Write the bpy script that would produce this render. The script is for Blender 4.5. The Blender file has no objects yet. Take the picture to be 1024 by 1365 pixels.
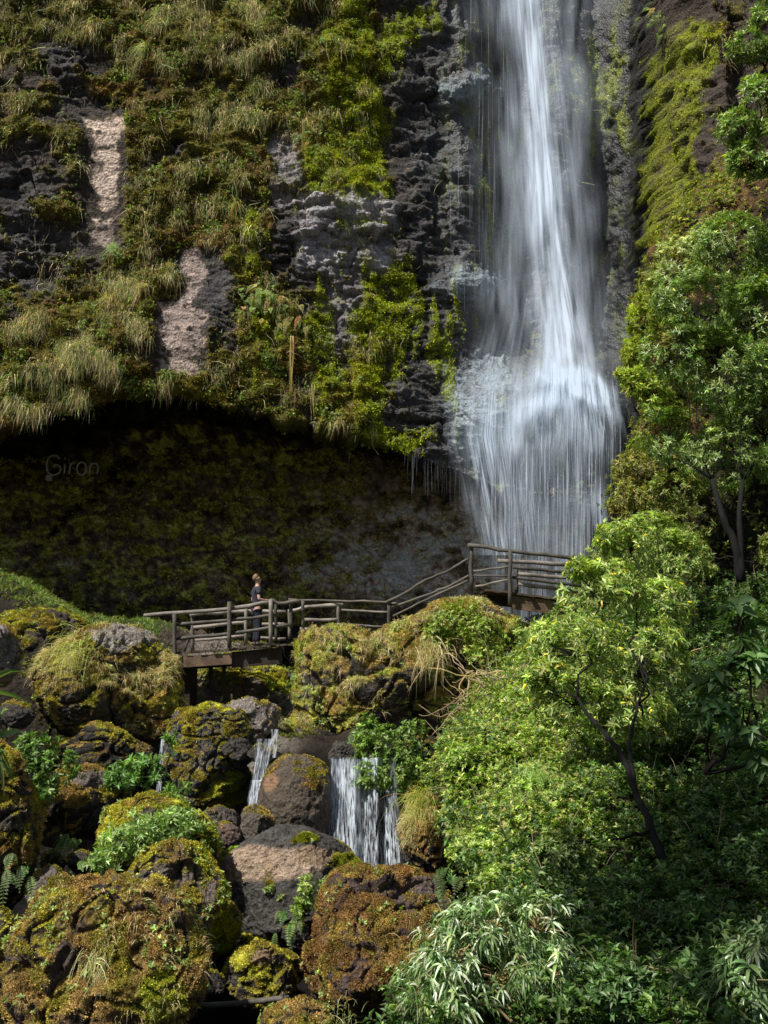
import bpy, bmesh, math, random
import numpy as np
from mathutils import Vector, Matrix

rng = np.random.default_rng(11)
random.seed(11)
scene = bpy.context.scene
COL = scene.collection

# ------------------------------------------------------------------ camera maths
F = 1400.0
CX, CY = 512.0, 682.5
TH = math.radians(7.2)
CAM = np.array([0.0, 0.0, 6.0])
RIGHT = np.array([1.0, 0, 0])
FWD = np.array([0, math.cos(TH), math.sin(TH)])
UP = np.array([0, -math.sin(TH), math.cos(TH)])

def P(px, py, Y):
    px = np.asarray(px, float); py = np.asarray(py, float); Y = np.asarray(Y, float)
    a = (px - CX) / F; b = (CY - py) / F
    d = a[..., None] * RIGHT + b[..., None] * UP + FWD
    s = Y / d[..., 1]
    return CAM + d * s[..., None]

def proj(p):
    q = p - CAM
    w = q @ FWD
    return CX + F * (q @ RIGHT) / w, CY - F * (q @ UP) / w

def V(px, py, Y):
    return Vector(P(px, py, Y))

# ------------------------------------------------------------------ noise
_perm = np.random.default_rng(5).permutation(256).astype(np.int64)
_perm = np.concatenate([_perm, _perm, _perm])
_g = np.random.default_rng(6).normal(size=(256, 3)); _g /= np.linalg.norm(_g, axis=1)[:, None]

def noise(p, scale=1.0, off=0.0):
    p = p * scale + off
    i = np.floor(p).astype(np.int64); f = p - i
    u = f * f * f * (f * (f * 6 - 15) + 10)
    i &= 255
    r = 0
    for dx in (0, 1):
        for dy in (0, 1):
            for dz in (0, 1):
                h = _perm[_perm[_perm[(i[:, 0] + dx) & 255] + ((i[:, 1] + dy) & 255)] + ((i[:, 2] + dz) & 255)]
                g = _g[h]
                dot = g[:, 0] * (f[:, 0] - dx) + g[:, 1] * (f[:, 1] - dy) + g[:, 2] * (f[:, 2] - dz)
                wx = u[:, 0] if dx else 1 - u[:, 0]
                wy = u[:, 1] if dy else 1 - u[:, 1]
                wz = u[:, 2] if dz else 1 - u[:, 2]
                r = r + dot * wx * wy * wz
    return r * 1.6

def fbm(p, scale=1.0, octv=4, off=0.0, gain=0.5, ridge=False):
    r = 0; a = 1.0; s = scale; t = 0
    for k in range(octv):
        n = noise(p, s, off + 17.3 * k)
        if ridge: n = 1 - 2 * np.abs(n)
        r = r + a * n; t += a; a *= gain; s *= 2.03
    return r / t

def cells(p, scale=1.0, off=0.0):
    """Worley cells: random value of the nearest cell, tilted facet value, distance to the cell border"""
    p = p * scale + off
    i0 = np.floor(p).astype(np.int64)
    f1 = np.full(len(p), 9.0); f2 = np.full(len(p), 9.0); val = np.zeros(len(p)); tilt = np.zeros(len(p))
    for dx in (-1, 0, 1):
        for dy in (-1, 0, 1):
            for dz in (-1, 0, 1):
                c = i0 + [dx, dy, dz]; k = c & 255
                h = _perm[_perm[_perm[k[:, 0]] + k[:, 1]] + k[:, 2]]
                rel = p - (c + 0.5 + 0.42 * _g[h])
                d = (rel ** 2).sum(1); m = d < f1
                f2 = np.where(m, f1, np.minimum(f2, d)); f1 = np.where(m, d, f1)
                val = np.where(m, h / 127.5 - 1, val); tilt = np.where(m, (rel * _g[(h + 77) & 255]).sum(1), tilt)
    return val, tilt, np.sqrt(f2) - np.sqrt(f1)

def sstep(a, b, x):
    t = np.clip((x - a) / (b - a), 0, 1)
    return t * t * (3 - 2 * t)

def mixc(c, d, m):
    return c * (1 - m[:, None]) + np.asarray(d) * m[:, None]

def blob(px, py, cx, cy, rx, ry):
    return np.exp(-(((px - cx) / rx) ** 2 + ((py - cy) / ry) ** 2))

def boxm(px, py, x0, x1, y0, y1, s=5):
    return sstep(x0 - s, x0 + s, px) * (1 - sstep(x1 - s, x1 + s, px)) * sstep(y0 - s, y0 + s, py) * (1 - sstep(y1 - s, y1 + s, py))

# ------------------------------------------------------------------ mesh building
class MB:
    def __init__(s):
        s.v = []; s.t = []; s.q = []; s.c = []; s.n = 0
    def add(s, v, tris=None, quads=None, col=None):
        v = np.asarray(v, float).reshape(-1, 3)
        if tris is not None and len(tris): s.t.append(np.asarray(tris, np.int64).reshape(-1, 3) + s.n)
        if quads is not None and len(quads): s.q.append(np.asarray(quads, np.int64).reshape(-1, 4) + s.n)
        s.v.append(v); s.n += len(v)
        if col is None: col = (0.5, 0.5, 0.5)
        col = np.asarray(col, float)
        if col.ndim == 1: col = np.tile(col, (len(v), 1))
        s.c.append(col)
    def build(s, name, mat, parent=None, smooth=True, origin=None, extra=None):
        v = np.concatenate(s.v); c = np.concatenate(s.c)
        t = np.concatenate(s.t) if s.t else np.zeros((0, 3), np.int64)
        q = np.concatenate(s.q) if s.q else np.zeros((0, 4), np.int64)
        if parent is not None: v = v - np.array(parent.location)
        elif origin is not None: v = v - np.asarray(origin)
        me = bpy.data.meshes.new(name)
        me.vertices.add(len(v)); me.vertices.foreach_set('co', v.astype(np.float32).ravel())
        nl = len(t) * 3 + len(q) * 4
        me.loops.add(nl); me.loops.foreach_set('vertex_index', np.concatenate([t.ravel(), q.ravel()]).astype(np.int32))
        me.polygons.add(len(t) + len(q))
        ls = np.concatenate([np.arange(len(t)) * 3, len(t) * 3 + np.arange(len(q)) * 4]).astype(np.int32)
        me.polygons.foreach_set('loop_start', ls)
        me.polygons.foreach_set('use_smooth', np.full(len(ls), smooth))
        me.update(calc_edges=True)
        ca = me.color_attributes.new('col', 'FLOAT_COLOR', 'POINT')
        cc = np.ones((len(v), 4), np.float32); cc[:, :c.shape[1]] = c
        ca.data.foreach_set('color', cc.ravel())
        me.color_attributes.active_color = ca
        if extra is not None:
            for k, arr in extra.items():
                a = me.attributes.new(k, 'FLOAT', 'POINT'); a.data.foreach_set('value', arr.astype(np.float32))
        me.materials.append(mat)
        o = bpy.data.objects.new(name, me)
        COL.objects.link(o)
        if parent is not None: o.parent = parent
        elif origin is not None: o.location = origin
        return o

def tag(o, label=None, cat=None, group=None, kind=None):
    if label: o['label'] = label
    if cat: o['category'] = cat
    if group: o['group'] = group
    if kind: o['kind'] = kind
    return o

def thing(name, label, cat, loc, group=None):
    o = bpy.data.objects.new(name, None); COL.objects.link(o)
    o.location = Vector(loc); o.empty_display_size = 0.2
    return tag(o, label, cat, group)

def grid_faces(nu, nv):
    i = np.arange(nu - 1)[:, None] * nv + np.arange(nv - 1)[None, :]
    i = i.ravel()
    return np.stack([i, i + nv, i + nv + 1, i + 1], 1)

def grid_normals(G):
    du = np.gradient(G, axis=0); dv = np.gradient(G, axis=1)
    n = np.cross(du, dv)
    return n / (np.linalg.norm(n, axis=2, keepdims=True) + 1e-9)

def nrm(a):
    return a / (np.linalg.norm(a, axis=-1, keepdims=True) + 1e-9)

def tube(mb, pts, radii, col, sides=7, cap=True, jit=0.0):
    pts = np.asarray(pts, float); n = len(pts)
    radii = np.broadcast_to(np.asarray(radii, float), (n,))
    d = nrm(np.gradient(pts, axis=0))
    ref = np.array([0, 0, 1.0]) if abs(d[0][2]) < 0.9 else np.array([1.0, 0, 0])
    a = nrm(np.cross(d, ref)); b = np.cross(d, a)
    th = np.linspace(0, 2 * math.pi, sides, endpoint=False)
    r = radii[:, None] * (1 + jit * rng.normal(size=(n, sides)))
    ring = pts[:, None, :] + r[..., None] * (np.cos(th)[None, :, None] * a[:, None, :] + np.sin(th)[None, :, None] * b[:, None, :])
    v = ring.reshape(-1, 3)
    q = []
    for i in range(n - 1):
        for k in range(sides):
            k2 = (k + 1) % sides
            q.append((i * sides + k, i * sides + k2, (i + 1) * sides + k2, (i + 1) * sides + k))
    t = []
    if cap:
        v = np.concatenate([v, pts[:1], pts[-1:]])
        c0 = n * sides
        for k in range(sides):
            k2 = (k + 1) % sides
            t.append((c0, k2, k)); t.append((c0 + 1, (n - 1) * sides + k, (n - 1) * sides + k2))
    mb.add(v, t, q, col)

def wob(p0, p1, n=6, amp=0.03, sag=0.0):
    p0 = np.asarray(p0, float); p1 = np.asarray(p1, float)
    t = np.linspace(0, 1, n)[:, None]
    p = p0 + (p1 - p0) * t
    j = rng.normal(size=(n, 3)) * amp; j[0] = 0; j[-1] = 0
    p = p + j; p[:, 2] -= (sag * 4 * t * (1 - t))[:, 0]
    return p

# leaves -------------------------------------------------------------------
def leaves_kite(mb, pos, d, n, L, W, col, bend=0.15):
    """small leaf: four points folded along the midrib"""
    m = len(pos); d = nrm(d); s = nrm(np.cross(d, n)); n = np.cross(s, d)
    L = np.broadcast_to(L, (m,))[:, None]; W = np.broadcast_to(W, (m,))[:, None]
    b = pos
    mid = pos + d * L * 0.45 + n * W * 0.25
    l = mid + s * W * 0.5; r = mid - s * W * 0.5
    tip = pos + d * L - n * L * bend
    v = np.stack([b, r, tip, l], 1).reshape(-1, 3)
    i = np.arange(m)[:, None] * 4
    t = np.concatenate([i + [0, 1, 2], i + [0, 2, 3]])
    mb.add(v, t, None, np.repeat(col, 4, axis=0))

def leaves_long(mb, pos, d, n, L, W, col, droop=0.35):
    """larger leaf: eight points, V section and drooping tip"""
    m = len(pos); d = nrm(d); s = nrm(np.cross(d, n)); n = np.cross(s, d)
    L = np.broadcast_to(L, (m,))[:, None]; W = np.broadcast_to(W, (m,))[:, None]
    dr = np.broadcast_to(droop, (m,))[:, None]
    down = np.array([0, 0, -1.0])
    def st(t): return pos + d * L * t + down * L * dr * t * t
    c1 = st(0.3); c2 = st(0.65); tip = st(1.0)
    u = W * 0.18
    v = np.stack([pos, c1 + s * W * .45 + n * u, c1, c1 - s * W * .45 + n * u,
                  c2 + s * W * .40 + n * u, c2, c2 - s * W * .40 + n * u, tip], 1).reshape(-1, 3)
    i = np.arange(m)[:, None] * 8
    t = np.concatenate([i + [0, 2, 1], i + [0, 3, 2], i + [4, 5, 7], i + [5, 6, 7]])
    q = np.concatenate([i + [1, 2, 5, 4], i + [2, 3, 6, 5]])
    mb.add(v, t, q, np.repeat(col, 8, axis=0))

def blades(mb, pos, d, L, W, col, droop, face=None, seg=4):
    """grass blades, tapering strips that droop"""
    m = len(pos); d = nrm(d)
    L = np.broadcast_to(L, (m,))[:, None]; W = np.broadcast_to(W, (m,))[:, None]; dr = np.broadcast_to(droop, (m,))[:, None]
    if face is None: face = nrm(rng.normal(size=(m, 3)) + np.array([0, -1.5, 0.3]))
    s = nrm(np.cross(d, face) + 1e-6)
    vs = []; down = np.array([0, 0, -1.0])
    for k in range(seg):
        t = k / (seg - 1)
        c = pos + d * L * t + down * L * dr * t * t
        w = W * (1 - t) ** 0.7 * 0.5
        vs += [c + s * w, c - s * w]
    v = np.stack(vs, 1).reshape(-1, 3)
    i = np.arange(m)[:, None] * (2 * seg)
    q = np.concatenate([i + [2 * k, 2 * k + 1, 2 * k + 3, 2 * k + 2] for k in range(seg - 1)])
    mb.add(v, None, q, np.repeat(col, 2 * seg, axis=0))

def pal(n, cols, w=None, var=0.25):
    cols = np.asarray(cols, float)
    if w is not None: w = np.asarray(w, float) / np.sum(w)
    c = cols[rng.choice(len(cols), n, p=w)]
    c = c * np.exp(rng.normal(size=(n, 1)) * var) * (1 + rng.normal(size=(n, 3)) * 0.07)
    return np.clip(c, 0.003, 0.9)

def rosettes(mb, tips, axis, nl, L, W, cols, w=None, spread=(0.5, 1.3), droop=0.25, long=False, var=0.25, tipvar=0.2):
    """whorls of leaves at shoot tips"""
    m = len(tips); axis = nrm(axis)
    T = np.repeat(tips, nl, axis=0); A = np.repeat(axis, nl, axis=0)
    k = np.tile(np.arange(nl), m)
    ref = nrm(np.cross(A, nrm(rng.normal(size=(m, 3))).repeat(nl, axis=0)))
    ref2 = np.cross(A, ref)
    ph = k * 2.399 + rng.normal(size=m * nl) * 0.25
    el = rng.uniform(spread[0], spread[1], m * nl)
    rad = np.cos(ph)[:, None] * ref + np.sin(ph)[:, None] * ref2
    d = np.cos(el)[:, None] * A + np.sin(el)[:, None] * rad
    n = -np.sin(el)[:, None] * A * -1 + np.cos(el)[:, None] * rad * -1
    base = T - A * (k / nl * L * 0.6)[:, None]
    LL = L * rng.uniform(0.6, 1.15, m * nl) * np.repeat(rng.uniform(0.75, 1.15, m), nl)
    c = pal(m * nl, cols, w, var) * np.repeat(np.exp(rng.normal(size=(m, 1)) * tipvar), nl, axis=0)
    if long: leaves_long(mb, base, d, n, LL, LL * W / L, c, droop)
    else: leaves_kite(mb, base, d, n, LL, LL * W / L, c, droop * 0.6)

# ------------------------------------------------------------------ materials
def newmat(name):
    m = bpy.data.materials.new(name); m.use_nodes = True
    nt = m.node_tree; nt.nodes.clear()
    out = nt.nodes.new('ShaderNodeOutputMaterial')
    return m, nt, out

def N(nt, t, **kw):
    n = nt.nodes.new(t)
    for k, v in kw.items():
        if k in n.inputs.keys(): n.inputs[k].default_value = v
        else: setattr(n, k, v)
    return n

def mat_leaf(name, rough=0.4, trans=0.35, spec=0.5):
    m, nt, out = newmat(name)
    a = N(nt, 'ShaderNodeVertexColor', layer_name='col')
    ns = N(nt, 'ShaderNodeTexNoise', Scale=9.0, Detail=2.0)
    tc = N(nt, 'ShaderNodeTexCoord'); nt.links.new(tc.outputs['Object'], ns.inputs['Vector'])
    mr = N(nt, 'ShaderNodeMapRange'); mr.inputs['To Min'].default_value = 1.15; mr.inputs['To Max'].default_value = 2.5
    nt.links.new(ns.outputs['Fac'], mr.inputs['Value'])
    mu = N(nt, 'ShaderNodeVectorMath', operation='SCALE')
    nt.links.new(a.outputs['Color'], mu.inputs[0]); nt.links.new(mr.outputs['Result'], mu.inputs['Scale'])
    b = N(nt, 'ShaderNodeBsdfPrincipled', Roughness=rough)
    b.inputs['Specular IOR Level'].default_value = spec
    nt.links.new(mu.outputs[0], b.inputs['Base Color'])
    tr = N(nt, 'ShaderNodeBsdfTranslucent')
    hs = N(nt, 'ShaderNodeMix', data_type='RGBA', blend_type='MULTIPLY'); hs.inputs[0].default_value = 1.0
    hs.inputs[7].default_value = (1.35, 1.65, 0.5, 1)
    nt.links.new(mu.outputs[0], hs.inputs[6]); nt.links.new(hs.outputs[2], tr.inputs['Color'])
    mx = N(nt, 'ShaderNodeMixShader'); mx.inputs[0].default_value = trans
    nt.links.new(b.outputs[0], mx.inputs[1]); nt.links.new(tr.outputs[0], mx.inputs[2])
    nt.links.new(mx.outputs[0], out.inputs['Surface'])
    return m

def mat_rock(name, scale=1.0, bump=0.5, rough=0.85, lo=0.55, hi=1.55, wetattr=False, fine=30.0, dist=0.05):
    m, nt, out = newmat(name)
    a = N(nt, 'ShaderNodeVertexColor', layer_name='col')
    tc = N(nt, 'ShaderNodeTexCoord')
    n1 = N(nt, 'ShaderNodeTexNoise', Scale=fine * scale, Detail=6.0, Roughness=0.7)
    n2 = N(nt, 'ShaderNodeTexNoise', Scale=5.0 * scale, Detail=8.0, Roughness=0.65)
    vo = N(nt, 'ShaderNodeTexVoronoi', Scale=11.0 * scale); vo.feature = 'F1'
    for n in (n1, n2, vo): nt.links.new(tc.outputs['Object'], n.inputs['Vector'])
    mr = N(nt, 'ShaderNodeMapRange'); mr.inputs['From Min'].default_value = 0.3; mr.inputs['From Max'].default_value = 0.7
    mr.inputs['To Min'].default_value = lo; mr.inputs['To Max'].default_value = hi
    nt.links.new(n1.outputs['Fac'], mr.inputs['Value'])
    mr2 = N(nt, 'ShaderNodeMapRange'); mr2.inputs['From Min'].default_value = 0.3; mr2.inputs['From Max'].default_value = 0.7
    mr2.inputs['To Min'].default_value = 0.85; mr2.inputs['To Max'].default_value = 1.65
    nt.links.new(n2.outputs['Fac'], mr2.inputs['Value'])
    ml = N(nt, 'ShaderNodeMath', operation='MULTIPLY')
    nt.links.new(mr.outputs[0], ml.inputs[0]); nt.links.new(mr2.outputs[0], ml.inputs[1])
    mu = N(nt, 'ShaderNodeVectorMath', operation='SCALE')
    nt.links.new(a.outputs['Color'], mu.inputs[0]); nt.links.new(ml.outputs[0], mu.inputs['Scale'])
    b = N(nt, 'ShaderNodeBsdfPrincipled', Roughness=rough)
    b.inputs['Specular IOR Level'].default_value = 0.3
    nt.links.new(mu.outputs[0], b.inputs['Base Color'])
    if wetattr:
        w = N(nt, 'ShaderNodeAttribute', attribute_name='wet')
        r = N(nt, 'ShaderNodeMapRange'); r.inputs['To Min'].default_value = rough; r.inputs['To Max'].default_value = 0.42
        nt.links.new(w.outputs['Fac'], r.inputs['Value']); nt.links.new(r.outputs[0], b.inputs['Roughness'])
        r2 = N(nt, 'ShaderNodeMapRange'); r2.inputs['To Min'].default_value = 0.25; r2.inputs['To Max'].default_value = 0.7
        nt.links.new(w.outputs['Fac'], r2.inputs['Value']); nt.links.new(r2.outputs[0], b.inputs['Specular IOR Level'])
    ad = N(nt, 'ShaderNodeMath', operation='ADD'); nt.links.new(n1.outputs['Fac'], ad.inputs[0])
    ad2 = N(nt, 'ShaderNodeMath', operation='MULTIPLY_ADD'); ad2.inputs[1].default_value = 2.0
    nt.links.new(n2.outputs['Fac'], ad2.inputs[0]); nt.links.new(vo.outputs['Distance'], ad2.inputs[2])
    nt.links.new(ad2.outputs[0], ad.inputs[1])
    bp = N(nt, 'ShaderNodeBump', Strength=bump, Distance=dist)
    nt.links.new(ad.outputs[0], bp.inputs['Height']); nt.links.new(bp.outputs[0], b.inputs['Normal'])
    nt.links.new(b.outputs[0], out.inputs['Surface'])
    return m

def mat_wood(name, c1, c2, rough=0.8, scl=(40, 40, 40)):
    m, nt, out = newmat(name)
    tc = N(nt, 'ShaderNodeTexCoord')
    mp = N(nt, 'ShaderNodeMapping'); mp.inputs['Scale'].default_value = scl
    nt.links.new(tc.outputs['Object'], mp.inputs['Vector'])
    n1 = N(nt, 'ShaderNodeTexNoise', Scale=1.0, Detail=5.0, Roughness=0.7); nt.links.new(mp.outputs[0], n1.inputs['Vector'])
    n2 = N(nt, 'ShaderNodeTexNoise', Scale=3.0, Detail=3.0); nt.links.new(tc.outputs['Object'], n2.inputs['Vector'])
    ad = N(nt, 'ShaderNodeMath', operation='MULTIPLY_ADD'); ad.inputs[1].default_value = 0.6
    nt.links.new(n2.outputs['Fac'], ad.inputs[0])
    sc = N(nt, 'ShaderNodeMath', operation='MULTIPLY'); sc.inputs[1].default_value = 0.5
    nt.links.new(n1.outputs['Fac'], sc.inputs[0]); nt.links.new(sc.outputs[0], ad.inputs[2])
    cr = N(nt, 'ShaderNodeValToRGB'); cr.color_ramp.elements[0].position = 0.4; cr.color_ramp.elements[1].position = 0.66
    cr.color_ramp.elements[0].color = (*c1, 1); cr.color_ramp.elements[1].color = (*c2, 1)
    nt.links.new(ad.outputs[0], cr.inputs[0])
    a = N(nt, 'ShaderNodeVertexColor', layer_name='col')
    mu = N(nt, 'ShaderNodeMix', data_type='RGBA', blend_type='MULTIPLY'); mu.inputs[0].default_value = 1.0
    nt.links.new(cr.outputs[0], mu.inputs[6]); nt.links.new(a.outputs['Color'], mu.inputs[7])
    b = N(nt, 'ShaderNodeBsdfPrincipled', Roughness=rough); nt.links.new(mu.outputs[2], b.inputs['Base Color'])
    bp = N(nt, 'ShaderNodeBump', Strength=0.6, Distance=0.01); nt.links.new(n1.outputs['Fac'], bp.inputs['Height'])
    nt.links.new(bp.outputs[0], b.inputs['Normal']); nt.links.new(b.outputs[0], out.inputs['Surface'])
    return m

def mat_plain(name, col, rough=0.7, metal=0.0, nscale=30, var=0.25):
    m, nt, out = newmat(name)
    tc = N(nt, 'ShaderNodeTexCoord')
    n1 = N(nt, 'ShaderNodeTexNoise', Scale=float(nscale), Detail=4.0); nt.links.new(tc.outputs['Object'], n1.inputs['Vector'])
    cr = N(nt, 'ShaderNodeValToRGB'); cr.color_ramp.elements[0].position = 0.3; cr.color_ramp.elements[1].position = 0.7
    cr.color_ramp.elements[0].color = (*[c * (1 - var) for c in col], 1); cr.color_ramp.elements[1].color = (*[min(1, c * (1 + var)) for c in col], 1)
    nt.links.new(n1.outputs['Fac'], cr.inputs[0])
    b = N(nt, 'ShaderNodeBsdfPrincipled', Roughness=rough, Metallic=metal); nt.links.new(cr.outputs[0], b.inputs['Base Color'])
    nt.links.new(b.outputs[0], out.inputs['Surface'])
    return m

def mat_water(name, sx=60.0, sz=1.6, color=(0.86, 0.91, 0.96), streak=0.55, power=1.0):
    """falling water: alpha = painted density x stretched streak noise"""
    m, nt, out = newmat(name)
    at = N(nt, 'ShaderNodeAttribute', attribute_name='dens')
    us = N(nt, 'ShaderNodeAttribute', attribute_name='su')
    tc = N(nt, 'ShaderNodeTexCoord')
    sp = N(nt, 'ShaderNodeSeparateXYZ'); nt.links.new(tc.outputs['Object'], sp.inputs[0])
    cb = N(nt, 'ShaderNodeCombineXYZ')
    m1 = N(nt, 'ShaderNodeMath', operation='MULTIPLY'); m1.inputs[1].default_value = sx; nt.links.new(us.outputs['Fac'], m1.inputs[0])
    m2 = N(nt, 'ShaderNodeMath', operation='MULTIPLY'); m2.inputs[1].default_value = sz; nt.links.new(sp.outputs['Z'], m2.inputs[0])
    m3 = N(nt, 'ShaderNodeMath', operation='MULTIPLY'); m3.inputs[1].default_value = 1.0; nt.links.new(sp.outputs['Y'], m3.inputs[0])
    nt.links.new(m1.outputs[0], cb.inputs[0]); nt.links.new(m3.outputs[0], cb.inputs[1]); nt.links.new(m2.outputs[0], cb.inputs[2])
    n1 = N(nt, 'ShaderNodeTexNoise', Scale=1.0, Detail=4.0, Roughness=0.65); nt.links.new(cb.outputs[0], n1.inputs['Vector'])
    mr = N(nt, 'ShaderNodeMapRange'); mr.inputs['From Min'].default_value = 0.38; mr.inputs['From Max'].default_value = 0.66
    mr.inputs['To Min'].default_value = 1 - streak; mr.inputs['To Max'].default_value = 1 + streak
    nt.links.new(n1.outputs['Fac'], mr.inputs['Value'])
    al = N(nt, 'ShaderNodeMath', operation='MULTIPLY'); nt.links.new(at.outputs['Fac'], al.inputs[0]); nt.links.new(mr.outputs[0], al.inputs[1])
    cl = N(nt, 'ShaderNodeClamp'); nt.links.new(al.outputs[0], cl.inputs[0]); cl.inputs['Max'].default_value = 0.97
    d = N(nt, 'ShaderNodeBsdfDiffuse'); d.inputs['Color'].default_value = (*color, 1)
    t = N(nt, 'ShaderNodeBsdfTranslucent'); t.inputs['Color'].default_value = (*color, 1)
    cn = N(nt, 'ShaderNodeCombineXYZ'); cn.inputs[0].default_value = -0.1; cn.inputs[1].default_value = -0.7; cn.inputs[2].default_value = 0.7  # fixed normal leans toward the sun so the water shades brighter
    nt.links.new(cn.outputs[0], d.inputs['Normal'])
    mx = N(nt, 'ShaderNodeMixShader'); mx.inputs[0].default_value = 0.25
    nt.links.new(d.outputs[0], mx.inputs[1]); nt.links.new(t.outputs[0], mx.inputs[2])
    tr = N(nt, 'ShaderNodeBsdfTransparent')
    m4 = N(nt, 'ShaderNodeMixShader'); nt.links.new(cl.outputs[0], m4.inputs[0])
    nt.links.new(tr.outputs[0], m4.inputs[1]); nt.links.new(mx.outputs[0], m4.inputs[2])
    nt.links.new(m4.outputs[0], out.inputs['Surface'])
    return m

M_LEAF = mat_leaf('leaf', 0.42, 0.3, 0.5)
M_GLOSS = mat_leaf('glossy_leaf', 0.28, 0.25, 0.6)
M_GRASS = mat_leaf('grass_blade', 0.6, 0.35, 0.25)
M_MOSS = mat_leaf('moss_tufts', 0.85, 0.2, 0.1)
M_CLIFF = mat_rock('cliff_rock', 1.0, 0.7, 0.85, 0.35, 1.7, wetattr=True, fine=14, dist=0.06)
M_ROCK = mat_rock('boulder_rock', 1.4, 0.9, 0.85, 0.25, 1.85, dist=0.06)
M_WET = mat_rock('wet_rock', 1.4, 0.8, 0.38, 0.3, 1.7, dist=0.05)
M_SOIL = mat_rock('dark_soil', 0.8, 0.8, 0.95, 0.4, 1.6, dist=0.1)
M_BARK = mat_wood('bark', (0.03, 0.02, 0.013), (0.12, 0.09, 0.06), 0.9)
M_RAIL = mat_wood('weathered_wood', (0.10, 0.085, 0.07), (0.30, 0.27, 0.235), 0.75, (18, 50, 50))
M_BEAM = mat_wood('beam_wood', (0.045, 0.03, 0.022), (0.16, 0.115, 0.08), 0.8, (10, 50, 50))

# ------------------------------------------------------------------ world, sun, camera
SUN_DIR = Vector((-0.45, -0.38, 0.81)).normalized()
w = bpy.data.worlds.new('World'); scene.world = w; w.use_nodes = True
nt = w.node_tree
sky = nt.nodes.new('ShaderNodeTexSky'); sky.sky_type = 'NISHITA'; sky.sun_disc = False
sky.sun_elevation = math.asin(SUN_DIR.z)
sky.sun_rotation = math.atan2(SUN_DIR.x, SUN_DIR.y)
sky.air_density = 1.0; sky.dust_density = 2.0
nt.links.new(sky.outputs[0], nt.nodes['Background'].inputs[0])
nt.nodes['Background'].inputs[1].default_value = 0.06
sun = bpy.data.lights.new('sun', 'SUN'); sun.energy = 5.0; sun.angle = math.radians(0.6); sun.color = (1.0, 0.95, 0.86)
so = bpy.data.objects.new('sun', sun); COL.objects.link(so)
so.rotation_euler = SUN_DIR.to_track_quat('Z', 'Y').to_euler(); so.location = (-20, -10, 40)
cam = bpy.data.cameras.new('camera'); co = bpy.data.objects.new('camera', cam); COL.objects.link(co)
co.location = CAM; co.rotation_euler = (math.radians(90) + TH, 0, 0)
cam.sensor_fit = 'HORIZONTAL'; cam.sensor_width = 36; cam.lens = 36 * F / 1024.0
cam.clip_end = 500; cam.clip_start = 0.1
scene.camera = co
scene.render.resolution_x = 768; scene.render.resolution_y = 1024
scene.view_settings.view_transform = 'Standard'; scene.view_settings.look = 'None'
scene.view_settings.exposure = 0; scene.view_settings.gamma = 1
scene.cycles.max_bounces = 5; scene.cycles.diffuse_bounces = 2; scene.cycles.transparent_max_bounces = 24
scene.cycles.glossy_bounces = 2; scene.cycles.transmission_bounces = 2
scene.cycles.use_denoising = True

# ================================================================== CLIFF
def x_samples():
    fine = np.linspace(-16.5, 16.5, 640)
    l = -16.5 - np.cumsum(np.linspace(0.08, 1.2, 45)); r = 16.5 + np.cumsum(np.linspace(0.08, 1.2, 45))
    return np.concatenate([l[::-1], fine, r])

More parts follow.
